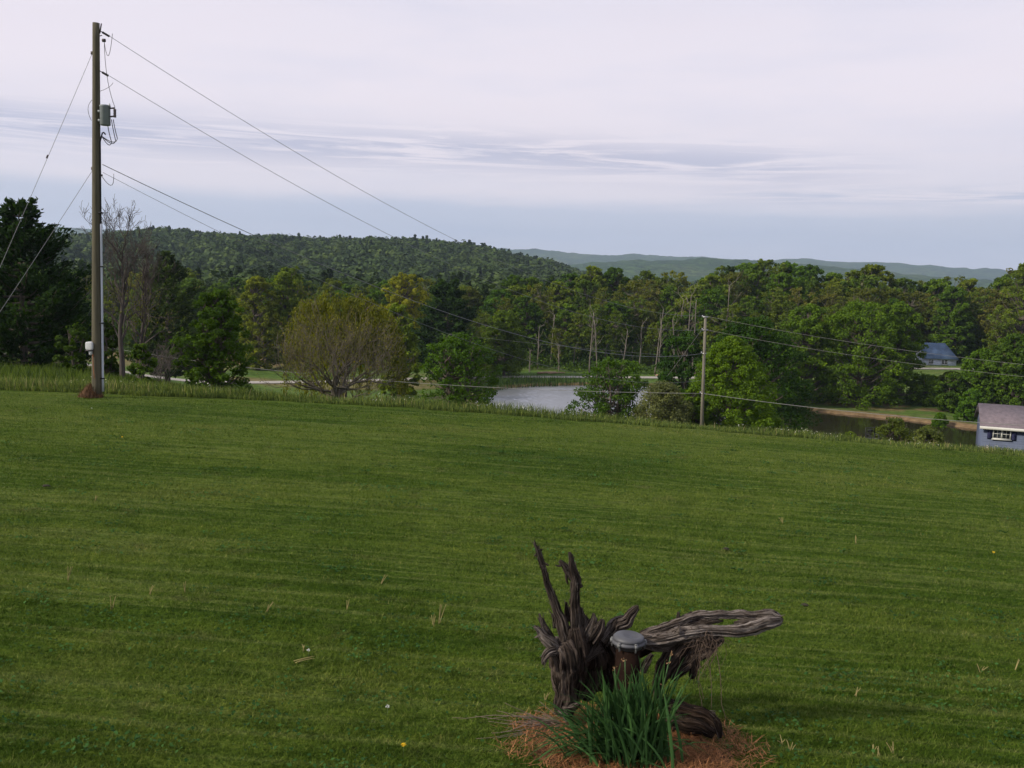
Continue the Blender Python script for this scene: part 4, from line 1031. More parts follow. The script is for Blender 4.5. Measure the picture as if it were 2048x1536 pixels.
def pole3():
    Y = 160; x = P(893, 690, Y)[0]; z = g1(x, Y); top = P(893, 668, Y)[2]; root = empty('utility_pole', (x, Y, z)); H = top-z
    tag(root, 'distant thin utility pole with forked crossarm rising behind the tall bush', 'utility pole')
    g = Geo(); g.tube(np.array([[0, 0, -.3], [0, 0, H-.5]]), [.15, .12], 8); g.build('pole', M_POLE2, root)
    g = Geo(); g.tube(np.array([[-.85, 0, H], [-.4, 0, H-.1], [0, 0, H-.55], [.4, 0, H-.1], [.85, 0, H]]), .07, 6); g.build('crossarm', M_POLE2, root)
    g = 'thin wires from the distant pole'
    wire('power_line', P(898, 668, Y), P(2200, 742, 175), 1.8, .018, M_WIRE, 'thin far wire crossing the wood behind the small pole', 'power line', g)
pole3()

# ------------------------------------------------------------------ houses
def siding_mat(name, col, period=.2, amt=.35):
    m = bpy.data.materials.new(name); m.use_nodes = True; t = NT(m.node_tree)
    tc = t.n('ShaderNodeTexCoord'); sp = t.n('ShaderNodeSeparateXYZ'); t.l(tc.outputs['Object'], sp.inputs[0])
    fr = t.math('FRACT', t.math('DIVIDE', sp.outputs[2], period))
    nz = t.noise(tc.outputs['Object'], 1.5, 4, .6)
    c = t.ramp(nz, [(.3, tuple(q*.85 for q in col)), (.7, tuple(q*1.12 for q in col))])
    b = t.n('ShaderNodeBsdfPrincipled'); b.inputs['Roughness'].default_value = .7; t.l(c, b.inputs['Base Color'])
    bp = t.n('ShaderNodeBump'); bp.inputs['Distance'].default_value = .06; bp.invert = True; t.l(fr, bp.inputs['Height']); t.l(bp.outputs[0], b.inputs['Normal'])
    o = t.n('ShaderNodeOutputMaterial'); t.l(b.outputs[0], o.inputs[0]); return m
def roof_mat(name, col, sx=2.2):
    m = bpy.data.materials.new(name); m.use_nodes = True; t = NT(m.node_tree)
    tc = t.n('ShaderNodeTexCoord'); n1 = t.noise(tc.outputs['Object'], 1.2, 5, .7, (sx, sx, sx)); n2 = t.noise(tc.outputs['Object'], .4, 3, .5, (1, .2, 1))
    c = t.ramp(n1, [(.3, tuple(q*.7 for q in col)), (.7, tuple(q*1.35 for q in col))])
    c = t.mix(1.0, c, t.ramp(n2, [(.3, (.85, .85, .85)), (.7, (1.15, 1.12, 1.1))]), 'MULTIPLY')
    b = t.n('ShaderNodeBsdfPrincipled'); b.inputs['Roughness'].default_value = .85; t.l(c, b.inputs['Base Color'])
    o = t.n('ShaderNodeOutputMaterial'); t.l(b.outputs[0], o.inputs[0]); return m
M_GLASS = mat('window_glass', (.02, .025, .035), .08, spec=.6)
def window(root, x, z, w, h, mf, shutters=None, double=True, y=0.0):
    """window on the local front (-Y) wall"""
    fr = empty('window', (x, y, z)); fr.parent = root
    g = Geo(); t = .09
    g.box((0, -.05, h/2-t/2), (w, .10, t)); g.box((0, -.05, -h/2+t/2), (w, .10, t))
    for s in (-1, 1): g.box((s*(w/2-t/2), -.05, 0), (t, .10, h-2*t))
    if double: g.box((0, -.055, 0), (.13, .10, h-2*t))
    k = 2 if double else 1; pw = (w-2*t-(.13 if double else 0))/k
    for i in range(k):
        cx = (i-.5)*(pw+.13) if double else 0
        g.box((cx, -.045, 0), (pw, .05, .05)); g.box((cx, -.040, 0), (.035, .045, h-2*t))
    g.box((0, -.07, -h/2-.03), (w+.16, .16, .06))
    g.build('frame', mf, fr)
    g = Geo(); g.box((0, -.018, 0), (w-2*t+.01, .02, h-2*t+.01)); g.build('pane', M_GLASS, fr)
    if shutters:
        for s in (-1, 1):
            g = Geo(); g.box((x+s*(w/2+.24), y-.03, z), (.36, .06, h+.05))
            for q in np.linspace(-h/2+.08, h/2-.08, 9): g.box((x+s*(w/2+.24), y-.065, z+q), (.28, .02, .05))
            g.build('shutter', shutters, root)
def blue_house():
    Y = 84.0; ang = R(-22)
    e = P(1961, 851, Y)                        # left end of the front eave
    wall_h = 2.5; floor = e[2]-wall_h
    root = empty('house', (e[0], e[1], floor), ang); tag(root, 'slate blue sided house with shingled roof and shuttered windows at right border', 'house')
    Lh, W = 13.0, 7.0; rise = 1.5
    ms = siding_mat('slate_blue_siding', (.068, .086, .14), .22); mw = mat('white_trim', (.48, .47, .44), .6, noise=.06, nscale=3); mr = roof_mat('brown_shingles', (.125, .10, .115), 2.5); msh = mat('navy_shutter', (.02, .022, .07), .6)
    g = Geo(); g.box((Lh/2+.25, W/2, wall_h/2-1.3), (Lh, W, wall_h+2.6))
    x0, x1 = .25, Lh+.25
    g.add([(x0, 0, wall_h), (x0, W, wall_h), (x0, W/2, wall_h+rise), (x1, 0, wall_h), (x1, W, wall_h), (x1, W/2, wall_h+rise)], [(0, 2, 1), (3, 4, 5)]); 
    g.build('wall', ms, root, smooth=False)
    ov = .35; g = Geo(); k = rise/(W/2)
    for s in (0, 1):
        ya, yb = (-ov, W/2) if s == 0 else (W+ov, W/2)
        za, zb = wall_h-k*ov+.02, wall_h+rise+.02
        V = [(-.05, ya, za), (Lh+.6, ya, za), (Lh+.6, yb, zb), (-.05, yb, zb)]; V2 = [(a, b, c+.12) for a, b, c in V]
        g.add(V+V2, [(0, 1, 2, 3), (4, 7, 6, 5), (0, 4, 5, 1), (1, 5, 6, 2), (2, 6, 7, 3), (3, 7, 4, 0)])
    g.build('roof', mr, root, smooth=False)
    g = Geo(); g.box((Lh/2+.27, -ov-.04, wall_h-k*ov+.03), (Lh+.7, .07, .24)); g.build('gutter', mw, root)
    for xw in (1.75, 5.1, 9.0):
        window(root, xw, wall_h-.62, 1.45, .95, mw, msh)
    g = Geo(); g.box((Lh*.6, W*.62, wall_h+rise+.5), (.7, .7, 1.6)); g.build('chimney', mat('brick_chimney', (.2, .09, .06), .9, noise=.3, nscale=6), root)
blue_house()
def far_house():
    Y = 219.0; e = P(1848, 716, Y); zb = g1(e[0], Y); root = empty('house', (e[0], Y, zb), R(-6))
    tag(root, 'white house with a blue metal roof half hidden behind trees', 'house')
    wall_h = e[2]-zb; Lh = 7.2; W = 6.5; rise = P(1848, 686, Y+3)[2]-e[2]
    ms = siding_mat('white_siding', (.62, .66, .74), .3); mr = roof_mat('blue_metal_roof', (.11, .17, .26), .6); mw = mat('white_trim_far', (.7, .7, .7), .6)
    g = Geo(); g.box((Lh/2, W/2, wall_h/2-.5), (Lh, W, wall_h+1)); x0, x1 = .0, Lh
    g.add([(x0, 0, wall_h), (x0, W, wall_h), (x0+.0, W/2, wall_h+rise*.9), (x1, 0, wall_h), (x1, W, wall_h), (x1-1.9, W/2, wall_h+rise*.9)], [(0, 2, 1), (3, 4, 5)])
    g.build('wall', ms, root, smooth=False)
    g = Geo(); ov = .4
    V = [(-.3, -ov, wall_h-.15), (Lh+.4, -ov, wall_h-.15), (Lh-1.7, W/2, wall_h+rise), (-.3, W/2, wall_h+rise)]
    V2 = [(a, b, c+.12) for a, b, c in V]; g.add(V+V2, [(0, 1, 2, 3), (4, 7, 6, 5), (0, 4, 5, 1), (1, 5, 6, 2), (2, 6, 7, 3), (3, 7, 4, 0)])
    V = [(-.3, W+ov, wall_h-.15), (Lh+.4, W+ov, wall_h-.15), (Lh-1.7, W/2, wall_h+rise), (-.3, W/2, wall_h+rise)]
    V2 = [(a, b, c+.12) for a, b, c in V]; g.add(V+V2, [(0, 3, 2, 1), (4, 5, 6, 7), (0, 1, 5, 4), (1, 2, 6, 5), (3, 0, 4, 7)])
    V = [(Lh+.4, -ov, wall_h-.15), (Lh+.4, W+ov, wall_h-.15), (Lh-1.7, W/2, wall_h+rise)]; V2 = [(a, b, c+.12) for a, b, c in V]
    g.add(V+V2, [(0, 1, 2), (3, 5, 4)]); g.build('roof', mr, root, smooth=False)
    window(root, 4.6, wall_h*.5, 1.3, 1.1, mw); window(root, 1.6, wall_h*.5, 1.1, 1.1, mw)
    g = Geo(); g.box((Lh*.5, -.22, wall_h-.2), (Lh+.4, .06, .2)); g.build('fascia', mw, root)
far_house()
def chair():
    Y = 58.0; q = P(1740, 879, Y); root = empty('metal_chair', (q[0], Y, q[2]+.12), R(12)); tag(root, 'black metal frame chair standing among the shrubs by the pond', 'chair')
    mb = mat('black_metal', (.012, .012, .014), .5); g = Geo(); w_ = .60; h = .60
    z0 = g1(q[0], Y)-(q[2]+.12)
    for s in (-1, 1):
        g = Geo(); g.tube(np.array([[s*w_/2, -.02, min(z0, -.3)-.1], [s*w_/2, 0, h*.4]]), .032, 6); g.build('leg', mb, root)
        g = Geo(); g.tube(np.array([[s*w_/2, -.45, min(z0, -.3)-.1], [s*w_/2, -.45, h*.35]]), .032, 6); g.build('leg', mb, root)
        g = Geo(); g.tube(np.array([[s*w_/2, -.47, h*.36], [s*w_/2, 0, h*.40]]), .022, 6); g.build('armrest', mb, root)
    g = Geo(); g.tube(np.array([[-w_/2, 0, 0], [-w_/2, .05, h], [w_/2, .05, h], [w_/2, 0, 0]]), .034, 6); g.tube(np.array([[-w_/2, 0, .03], [w_/2, 0, .03]]), .02, 6)
    g.tube(np.array([[0, .02, .05], [0, .04, h]]), .028, 6)
    for s in (-1, 1): g.tube(bez(np.array([s*.2, .02, .1]), np.array([0, .03, .3]), np.array([s*.2, .04, h*.8]), 8), .018, 6)
    g.box((0, .03, h*.72), (.34, .03, .12)); g.build('backrest', mb, root)
    g = Geo(); g.box((0, -.23, -.02), (w_, .46, .03)); g.build('seat', mb, root)
chair()
def log_pile():
    r = np.random.default_rng(12); m = mat('peeled_log', (.30, .20, .13), .9, noise=.3, nscale=2)
    for k, (a, b, rr) in enumerate(((1075, 1112, .22), (1096, 1130, .16), (1312, 1338, .2))):
        D = 193.5+k*.5; A = P(a, 748, D); B = P(b, 746, D+1.5); A[2] = g1(A[0], A[1])+rr; B[2] = g1(B[0], B[1])+rr*1.6
        g = Geo(); g.tube(np.array([A, (A+B)/2+np.array([0, 0, .06]), B]), [rr, rr*.9, rr*.7], 8)
        o = g.build('fallen_log', m); tag(o, ('longer orange brown log lying at the wood edge across the pond', 'shorter log resting behind the longer one across the pond', 'fallen log at the wood edge left of the small pole')[k], 'log', 'logs at the wood edge')
log_pile()

# ------------------------------------------------------------------ stump, well, daffodils
def make_drift_mat():
    m = bpy.data.materials.new('weathered_wood'); m.use_nodes = True; t = NT(m.node_tree)
    at = t.n('ShaderNodeAttribute'); at.attribute_name = 'grain'; tc = t.n('ShaderNodeTexCoord')
    n1 = t.noise(at.outputs['Vector'], 3.6, 8, .72, (1, 1, 1.3), dist=.5); n2 = t.noise(tc.outputs['Object'], 5, 4, .6); n3 = t.noise(at.outputs['Vector'], 16, 6, .75, (1, 1, .30))
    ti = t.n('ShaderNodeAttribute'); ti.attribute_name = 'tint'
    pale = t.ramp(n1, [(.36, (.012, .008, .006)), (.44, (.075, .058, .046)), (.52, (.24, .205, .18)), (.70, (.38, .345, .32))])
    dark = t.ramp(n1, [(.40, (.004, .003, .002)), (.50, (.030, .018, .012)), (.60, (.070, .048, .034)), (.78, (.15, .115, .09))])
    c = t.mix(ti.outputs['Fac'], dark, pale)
    c = t.mix(1.0, c, t.ramp(n2, [(.35, (.65, .6, .58)), (.65, (1.15, 1.15, 1.15))]), 'MULTIPLY')
    c = t.mix(1.0, c, t.ramp(n3, [(.38, (.30, .26, .25)), (.5, (.95, .95, .95)), (.62, (1.35, 1.35, 1.35))]), 'MULTIPLY')
    b = t.n('ShaderNodeBsdfPrincipled'); b.inputs['Roughness'].default_value = .9; b.inputs['Specular IOR Level'].default_value = .15; t.l(c, b.inputs['Base Color'])
    bp = t.n('ShaderNodeBump'); bp.inputs['Distance'].default_value = .02; t.l(n1, bp.inputs['Height'])
    bp2 = t.n('ShaderNodeBump'); bp2.inputs['Distance'].default_value = .006; t.l(n3, bp2.inputs['Height']); t.l(bp.outputs[0], bp2.inputs['Normal']); t.l(bp2.outputs[0], b.inputs['Normal'])
    o = t.n('ShaderNodeOutputMaterial'); t.l(b.outputs[0], o.inputs[0]); return m
SY = 6.33
def Z5(zx, zy, Y=SY):           # coordinates read off the enlarged view of the stump
    return P(940+zx*.32227, 1060+zy*.32227, Y)
def stump():
    base = Z5(700, 1100, SY); base[2] = g1(base[0], base[1])
    g = Geo(); k = .32227/F_PX*SY*1.03
    def ridge(th, L, s):
        th = th+L*.7*math.sin(s); cx, sx = np.cos(th), np.sin(th); o = s*13.7
        n = .60*(vnoise(cx*1.9+L*1.2+o, sx*1.9+L*.6, int(s))-.5)+.45*(vnoise(cx*4.6+L*.8+o, sx*4.6-L*.5, int(s)+3)-.5)
        n = n+.36*(vnoise(cx*10+L*.9+o, sx*10+L*.7, int(s)+5)-.5)-1.0*np.clip(vnoise(cx*6.5+L*.7+o, sx*6.5+L*.4, int(s)+8)-.66, 0, 1)
        return 1+n+.20*(vnoise(cx*3+o, sx*3+L*22, int(s)+11)-.5)+.10*(vnoise(cx*7+o, sx*7+L*60, int(s)+12)-.5)
    cnt = [0]; rs = np.random.default_rng(66)
    def br(pts, tint=.5, dy=0.0, flat=1.0, end='jag'):
        """pts: (zx, zy, r, dY)"""
        cnt[0] += 1; a = np.array([(*p, 0.0)[:4] for p in pts], float)
        W = np.array([Z5(p[0], p[1], SY+p[3]+dy) for p in a])-base; rr = a[:, 2]*k
        s = np.r_[0, np.cumsum(np.linalg.norm(np.diff(W, axis=0), axis=1))]; n = max(6, int(s[-1]/.012)); q = np.linspace(0, s[-1], n)
        # smooth interpolation
        Wp = np.stack([np.interp(q, s, W[:, i]) for i in range(3)], 1); rp = np.interp(q, s, rr)
        kk = max(3, n//9)|1
        pad = lambda v: np.concatenate([2*v[:1]-v[1:kk//2+1][::-1], v, 2*v[-1:]-v[-kk//2:-1][::-1]]) if n > kk else v
        if n > kk*2:
            Wp = np.stack([np.convolve(pad(Wp[:, i]), np.ones(kk)/kk, 'same')[kk//2:kk//2+n] for i in range(3)], 1)
        Wp = Wp+np.stack([(vnoise(q*14, q*0+i, cnt[0]*3+i)-.5)*.014 for i in range(3)], 1)
        rp = rp*(.88+.28*vnoise(q*11, q*0, cnt[0]))
        g.tube(Wp, rp, 60, tint=tint, ridge=ridge, flat=flat, seed=cnt[0])
        ns = int(s[-1]*60) if rr.max() > .02 else 0          # splinters, checks and torn fibres standing off the surface
        for _ in range(ns):
            i = int(rs.integers(1, n-2)); d = Wp[min(i+3, n-1)]-Wp[max(i-3, 0)]; d /= np.linalg.norm(d)+1e-9
            if rs.random() < .3: d = -d
            o_ = rdir(1, rs)[0]; o_ -= (o_@d)*d; o_ /= np.linalg.norm(o_)+1e-9; Ls = rs.uniform(.02, .075)
            a_ = Wp[i]+o_*rp[i]*.93; m_ = a_+d*Ls*.5+o_*rp[i]*.10; e_ = a_+d*Ls+o_*(rp[i]*.05+rs.uniform(.0, .016))
            g.tube(np.array([a_-d*.01, m_, e_]), [.0045, .0038, .0008], 4, tint=min(1, tint+rs.uniform(-.1, .55)), seed=cnt[0]+_)
    # upright trunk and its two prongs
    br([(575, 1150, 40), (590, 1090, 50), (602, 1000, 64), (602, 880, 78), (585, 760, 84), (560, 690, 60)], .22, flat=1.2)
    br([(640, 1100, 30, .02), (650, 950, 60, .05), (655, 820, 70, .05), (650, 700, 62), (640, 600, 40)], .12, flat=1.2)
    br([(600, 740, 46), (590, 650, 38), (560, 540, 29), (520, 440, 25), (486, 350, 20), (458, 270, 16), (438, 190, 15), (424, 125, 12), (408, 85, 8), (403, 58, 4)], .30)
    br([(440, 190, 12), (462, 200, 9), (486, 215, 4)], .4); br([(420, 150, 12), (410, 160, 7), (396, 162, 3)], .4); br([(425, 130, 10), (440, 126, 5), (448, 120, 3)], .4)
    br([(655, 780, 56), (662, 680, 44), (650, 560, 33), (650, 430, 31), (655, 320, 28), (642, 250, 22), (632, 200, 15), (622, 165, 12), (614, 140, 6)], .24)
    br([(640, 300, 22), (620, 260, 20), (590, 225, 16), (568, 205, 10), (552, 188, 6)], .5); br([(575, 215, 9), (550, 225, 5), (530, 222, 2)], .4); br([(600, 240, 10), (598, 290, 9), (604, 340, 4)], .3)
    br([(690, 350, 12), (682, 330, 6), (676, 318, 3)], .3)
    # left stubs
    br([(540, 760, 40, -.03), (500, 700, 34, -.05), (450, 650, 26, -.06), (418, 612, 14, -.06), (398, 594, 5, -.06)], .7)
    br([(515, 690, 26), (470, 620, 20), (445, 570, 13), (430, 515, 5)], .35); br([(540, 600, 20, .02), (524, 560, 13, .02), (508, 520, 5, .02)], .6)
    br([(530, 750, 34, -.08), (490, 760, 28, -.10), (466, 795, 18, -.11), (458, 832, 7, -.11)], .5)
    br([(440, 655, 10, -.07), (418, 665, 5, -.07), (402, 668, 2, -.07)], .9)
    # root plate behind, and a mass tinted as its dark cavity
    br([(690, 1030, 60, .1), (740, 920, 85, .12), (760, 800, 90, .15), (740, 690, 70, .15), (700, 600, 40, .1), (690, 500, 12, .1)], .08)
    br([(840, 1000, 50, .22), (850, 880, 95, .25), (840, 760, 90, .25), (820, 670, 50, .25)], .02)  # near-black tint paints in the shade of the cavity beside the trunk
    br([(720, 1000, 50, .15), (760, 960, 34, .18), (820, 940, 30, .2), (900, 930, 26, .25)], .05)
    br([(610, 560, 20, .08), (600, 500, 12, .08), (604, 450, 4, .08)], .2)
    br([(700, 640, 34, .04), (720, 590, 26, .04), (700, 540, 16, .04), (690, 480, 5, .04)], .3); br([(720, 680, 40, .02), (745, 610, 30, .02), (765, 560, 22, .02), (768, 515, 8, .02)], .45)
    br([(750, 680, 36, .0), (780, 640, 30, .0), (808, 600, 26, .0), (828, 555, 12, .0)], .35); br([(745, 640, 14, -.02), (738, 655, 10, -.02), (730, 650, 4, -.02)], .8)
    # slats of the split root
    for i in range(5): br([(700+i*8, 830-i*8, 9, -.04), (740+i*12, 780-i*2, 9, -.04), (790+i*10, 700+i*12, 5, .0)], .3)
    # short limb pointing up right behind the well cap
    br([(845, 700, 26, .05), (870, 650, 30, .08), (905, 600, 34, .1), (960, 570, 34, .1), (1010, 520, 29, .1), (1030, 490, 20, .1), (1042, 470, 8, .1)], .45)
    br([(905, 600, 16, .08), (900, 575, 9, .08), (912, 560, 4, .08)], .4); br([(830, 690, 20, .0), (850, 670, 16, .0), (875, 640, 10, .0)], .8)
    # long horizontal limbs
    br([(1060, 660, 26, .04), (1150, 624, 26, .04), (1250, 588, 27, .05), (1330, 558, 28, .05), (1430, 536, 27, .06), (1560, 524, 25, .06), (1700, 526, 25, .06), (1800, 530, 27, .06), (1870, 530, 30, .05), (1915, 548, 26, .05), (1938, 556, 10, .05)], .95)
    br([(1060, 685, 32, -.02), (1150, 680, 38, -.03), (1270, 652, 36, -.04), (1380, 632, 34, -.04), (1480, 620, 31, -.04), (1600, 618, 31, -.03), (1690, 622, 37, -.02), (1770, 605, 40, .0), (1850, 575, 36, .02), (1920, 562, 24, .03), (1942, 560, 9, .03)], .95)
    br([(1100, 665, 16, .03), (1180, 640, 18, .03), (1300, 605, 20, .03), (1400, 582, 18, .04), (1500, 570, 13, .04), (1570, 560, 6, .05)], .25)
    br([(1090, 700, 20, .0), (1200, 690, 24, -.01), (1320, 675, 22, -.01), (1450, 660, 20, -.01), (1560, 655, 10, .0)], .6)
    br([(1640, 580, 10, .03), (1700, 575, 15, .03), (1760, 568, 18, .03), (1820, 560, 18, .03)], .35)
    br([(1780, 560, 18, .03), (1850, 548, 26, .03), (1900, 545, 24, .03)], .85)
    br([(1080, 700, 34, .0), (1180, 715, 30, .0), (1300, 690, 30, .02), (1420, 690, 38, .03), (1520, 680, 36, .03), (1575, 690, 16, .03)], .35)
    br([(1285, 640, 14, -.09), (1296, 610, 9, -.09), (1302, 582, 3, -.09)], .95)
    br([(1300, 570, 14, .05), (1297, 535, 12, .05), (1299, 505, 8, .05)], .45); br([(1350, 550, 10, .05), (1362, 525, 10, .05), (1374, 508, 6, .05)], .45)
    br([(1870, 515, 12, .04), (1885, 500, 10, .04), (1905, 508, 5, .04)], .7)
    # legs under the limbs
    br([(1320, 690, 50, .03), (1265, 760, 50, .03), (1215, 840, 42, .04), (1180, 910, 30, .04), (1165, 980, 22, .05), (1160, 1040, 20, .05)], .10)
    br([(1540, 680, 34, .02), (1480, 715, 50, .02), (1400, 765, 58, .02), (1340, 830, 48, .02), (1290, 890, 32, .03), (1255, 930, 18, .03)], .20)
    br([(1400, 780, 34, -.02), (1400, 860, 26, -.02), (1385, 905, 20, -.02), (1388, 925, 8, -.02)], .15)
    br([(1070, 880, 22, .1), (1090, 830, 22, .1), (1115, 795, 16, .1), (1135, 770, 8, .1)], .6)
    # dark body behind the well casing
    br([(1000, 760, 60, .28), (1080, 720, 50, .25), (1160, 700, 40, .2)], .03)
    # low root on the right, and the dark hollow beneath it
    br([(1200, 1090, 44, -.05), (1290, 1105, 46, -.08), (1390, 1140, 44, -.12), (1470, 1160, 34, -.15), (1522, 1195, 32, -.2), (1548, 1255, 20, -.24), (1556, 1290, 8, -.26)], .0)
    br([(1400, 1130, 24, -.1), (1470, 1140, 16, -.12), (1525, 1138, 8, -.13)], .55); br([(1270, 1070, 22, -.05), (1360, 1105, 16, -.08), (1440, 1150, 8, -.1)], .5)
    br([(1220, 1180, 60, -.1), (1330, 1200, 50, -.14), (1440, 1230, 40, -.2), (1510, 1270, 24, -.25)], .02)  # mass filling the hollow under the root, its shade put into the tint
    br([(600, 1100, 34, -.05), (640, 1100, 20, -.08), (680, 1070, 10, -.1)], .75); br([(570, 1120, 26, -.06), (590, 1160, 16, -.12), (610, 1190, 6, -.18)], .6)
    root = empty('tree_stump', base); tag(root, 'weathered grey upturned tree stump with prongs and long limbs on lawn', 'tree stump')
    g.build('trunk', make_drift_mat(), root)
    # dry creeper twigs hanging from the limb
    r = np.random.default_rng(14); g = Geo(); g2 = Geo()
    def tw(pts, rad=2.0, n=10):
        a = np.array([Z5(p[0], p[1], SY-.08+(p[2] if len(p) > 2 else 0)) for p in pts])-base
        t = np.linspace(0, len(a)-1, n*(len(a)-1)+1); q = np.stack([np.interp(t, range(len(a)), a[:, i]) for i in range(3)], 1)
        q += np.cumsum(r.normal(size=q.shape)*.0022, 0); g.tube(q, np.linspace(rad*k, rad*k*.6, len(q)), 5)
    for pts in ([(1470, 620), (1440, 800), (1425, 950), (1452, 1120)], [(1540, 740), (1490, 850), (1510, 1120)], [(1525, 760), (1545, 900), (1550, 1060), (1580, 1200)], [(1390, 640), (1420, 780), (1400, 930), (1440, 1060)],
                [(1560, 700), (1500, 780), (1430, 860), (1400, 880)], [(1480, 650), (1520, 700), (1500, 800)], [(1450, 700), (1480, 790), (1440, 900)], [(1370, 600), (1400, 650), (1470, 700), (1520, 720)]): tw(pts, 2.6)
    for i in range(46):
        x0, y0 = r.uniform(1380, 1570), r.uniform(620, 720); x1, y1 = x0+r.normal()*50, y0+r.uniform(40, 260); tw([(x0, y0), ((x0+x1)/2+r.normal()*25, (y0+y1)/2), (x1, y1)], 1.2, 5)
    g.build('creeper_twigs', mat('dry_creeper', (.11, .075, .055), .9), root)
    # brush lying on the ground to the left
    g = Geo()
    for i in range(70):
        x0, y0 = r.uniform(560, 640)-r.random()*60, r.uniform(1090, 1220); a = r.uniform(2.5, 4.0) if i > 8 else r.uniform(3.0, 3.5); L = r.uniform(120, 330) if i > 8 else r.uniform(350, 620)
        A = Z5(x0, y0, SY-.1); A[2] = g1(A[0], A[1])+.04; l = L*k; pts = [A]; d = np.array([math.cos(a), math.sin(a)*.8, r.uniform(-.02, .35)])
        for s in range(8):
            d = d+r.normal(size=3)*.12; d[2] -= .05; n_ = pts[-1]+d*l/8; n_[2] = max(n_[2], g1(n_[0], n_[1])+.015); pts.append(n_)
        g.tube(np.array(pts), np.linspace(.0042, .0014, 9), 5)
    o = g.build('brush_twigs', mat('dead_twig', (.15, .11, .085), .9)); tag(o, 'tangle of dead twigs lying left of the stump foot', 'twigs')
stump()
def well():
    c0 = P(1257, 1283, 6.18); X, Y_ = c0[0], c0[1]; zb = g1(X, Y_); zt = c0[2]
    root = empty('well_casing', (X, Y_, zb)); tag(root, 'rusty well pipe with a grey bolted cap amid the stump', 'well')
    h = zt-zb; g = Geo(); g.tube(np.array([[0, 0, -.1], [0, 0, h*.5], [0, 0, h]]), .083, 32); g.build('pipe', mat('rusty_pipe', (.014, .008, .006), .95, noise=.6, nscale=9, spec=.03), root)
    mc = mat('grey_cast_cap', (.072, .072, .080), .5, noise=.10, nscale=14)
    g = Geo(); n = 48; th = np.linspace(0, 2*math.pi, n, endpoint=False)
    # flange, skirt and domed lid, lid has a raised hump on the left and a shallow dish on the right
    prof_ = [(.088, -.045), (.092, -.045), (.096, -.012), (.112, -.010), (.114, .000), (.112, .012), (.104, .016), (.103, .022), (.108, .026), (.104, .044), (.092, .058), (.078, .064), (.055, .066), (.03, .067), (.005, .067)]
    V = []; 
    for a, b in prof_:
        for t_ in th:
            x, y = a*math.cos(t_), a*math.sin(t_)
            zz = b*.8
            if b > .04: zz = b*.8-.022*math.exp(-(((x-.035)/.05)**2+((y)/.06)**2)*1.0)*(1 if b > .05 else .5)
            V.append((x, y, h+zz))
    F = [(i*n+j, i*n+(j+1) % n, (i+1)*n+(j+1) % n, (i+1)*n+j) for i in range(len(prof_)-1) for j in range(n)]
    g.add(V, F); g.f.append((np.arange(n)+(len(prof_)-1)*n)[None, :]); cap = g.build('cap', mc, root)
    for k_ in range(6):
        a = k_*math.pi/3+.35-1.57; g = Geo(); x, y = math.cos(a)*.108, math.sin(a)*.108
        g.box((x, y, h+.002), (.030, .022, .022), a); g.tube(np.array([[x, y, h-.040], [x, y, h+.020]]), .006, 8); g.tube(np.array([[x, y, h+.014], [x, y, h+.022]]), .011, 6); g.build('bolt', mat('bolt_steel', (.13, .13, .13), .5) if k_ == 0 else bpy.data.materials['bolt_steel'], cap)
well()
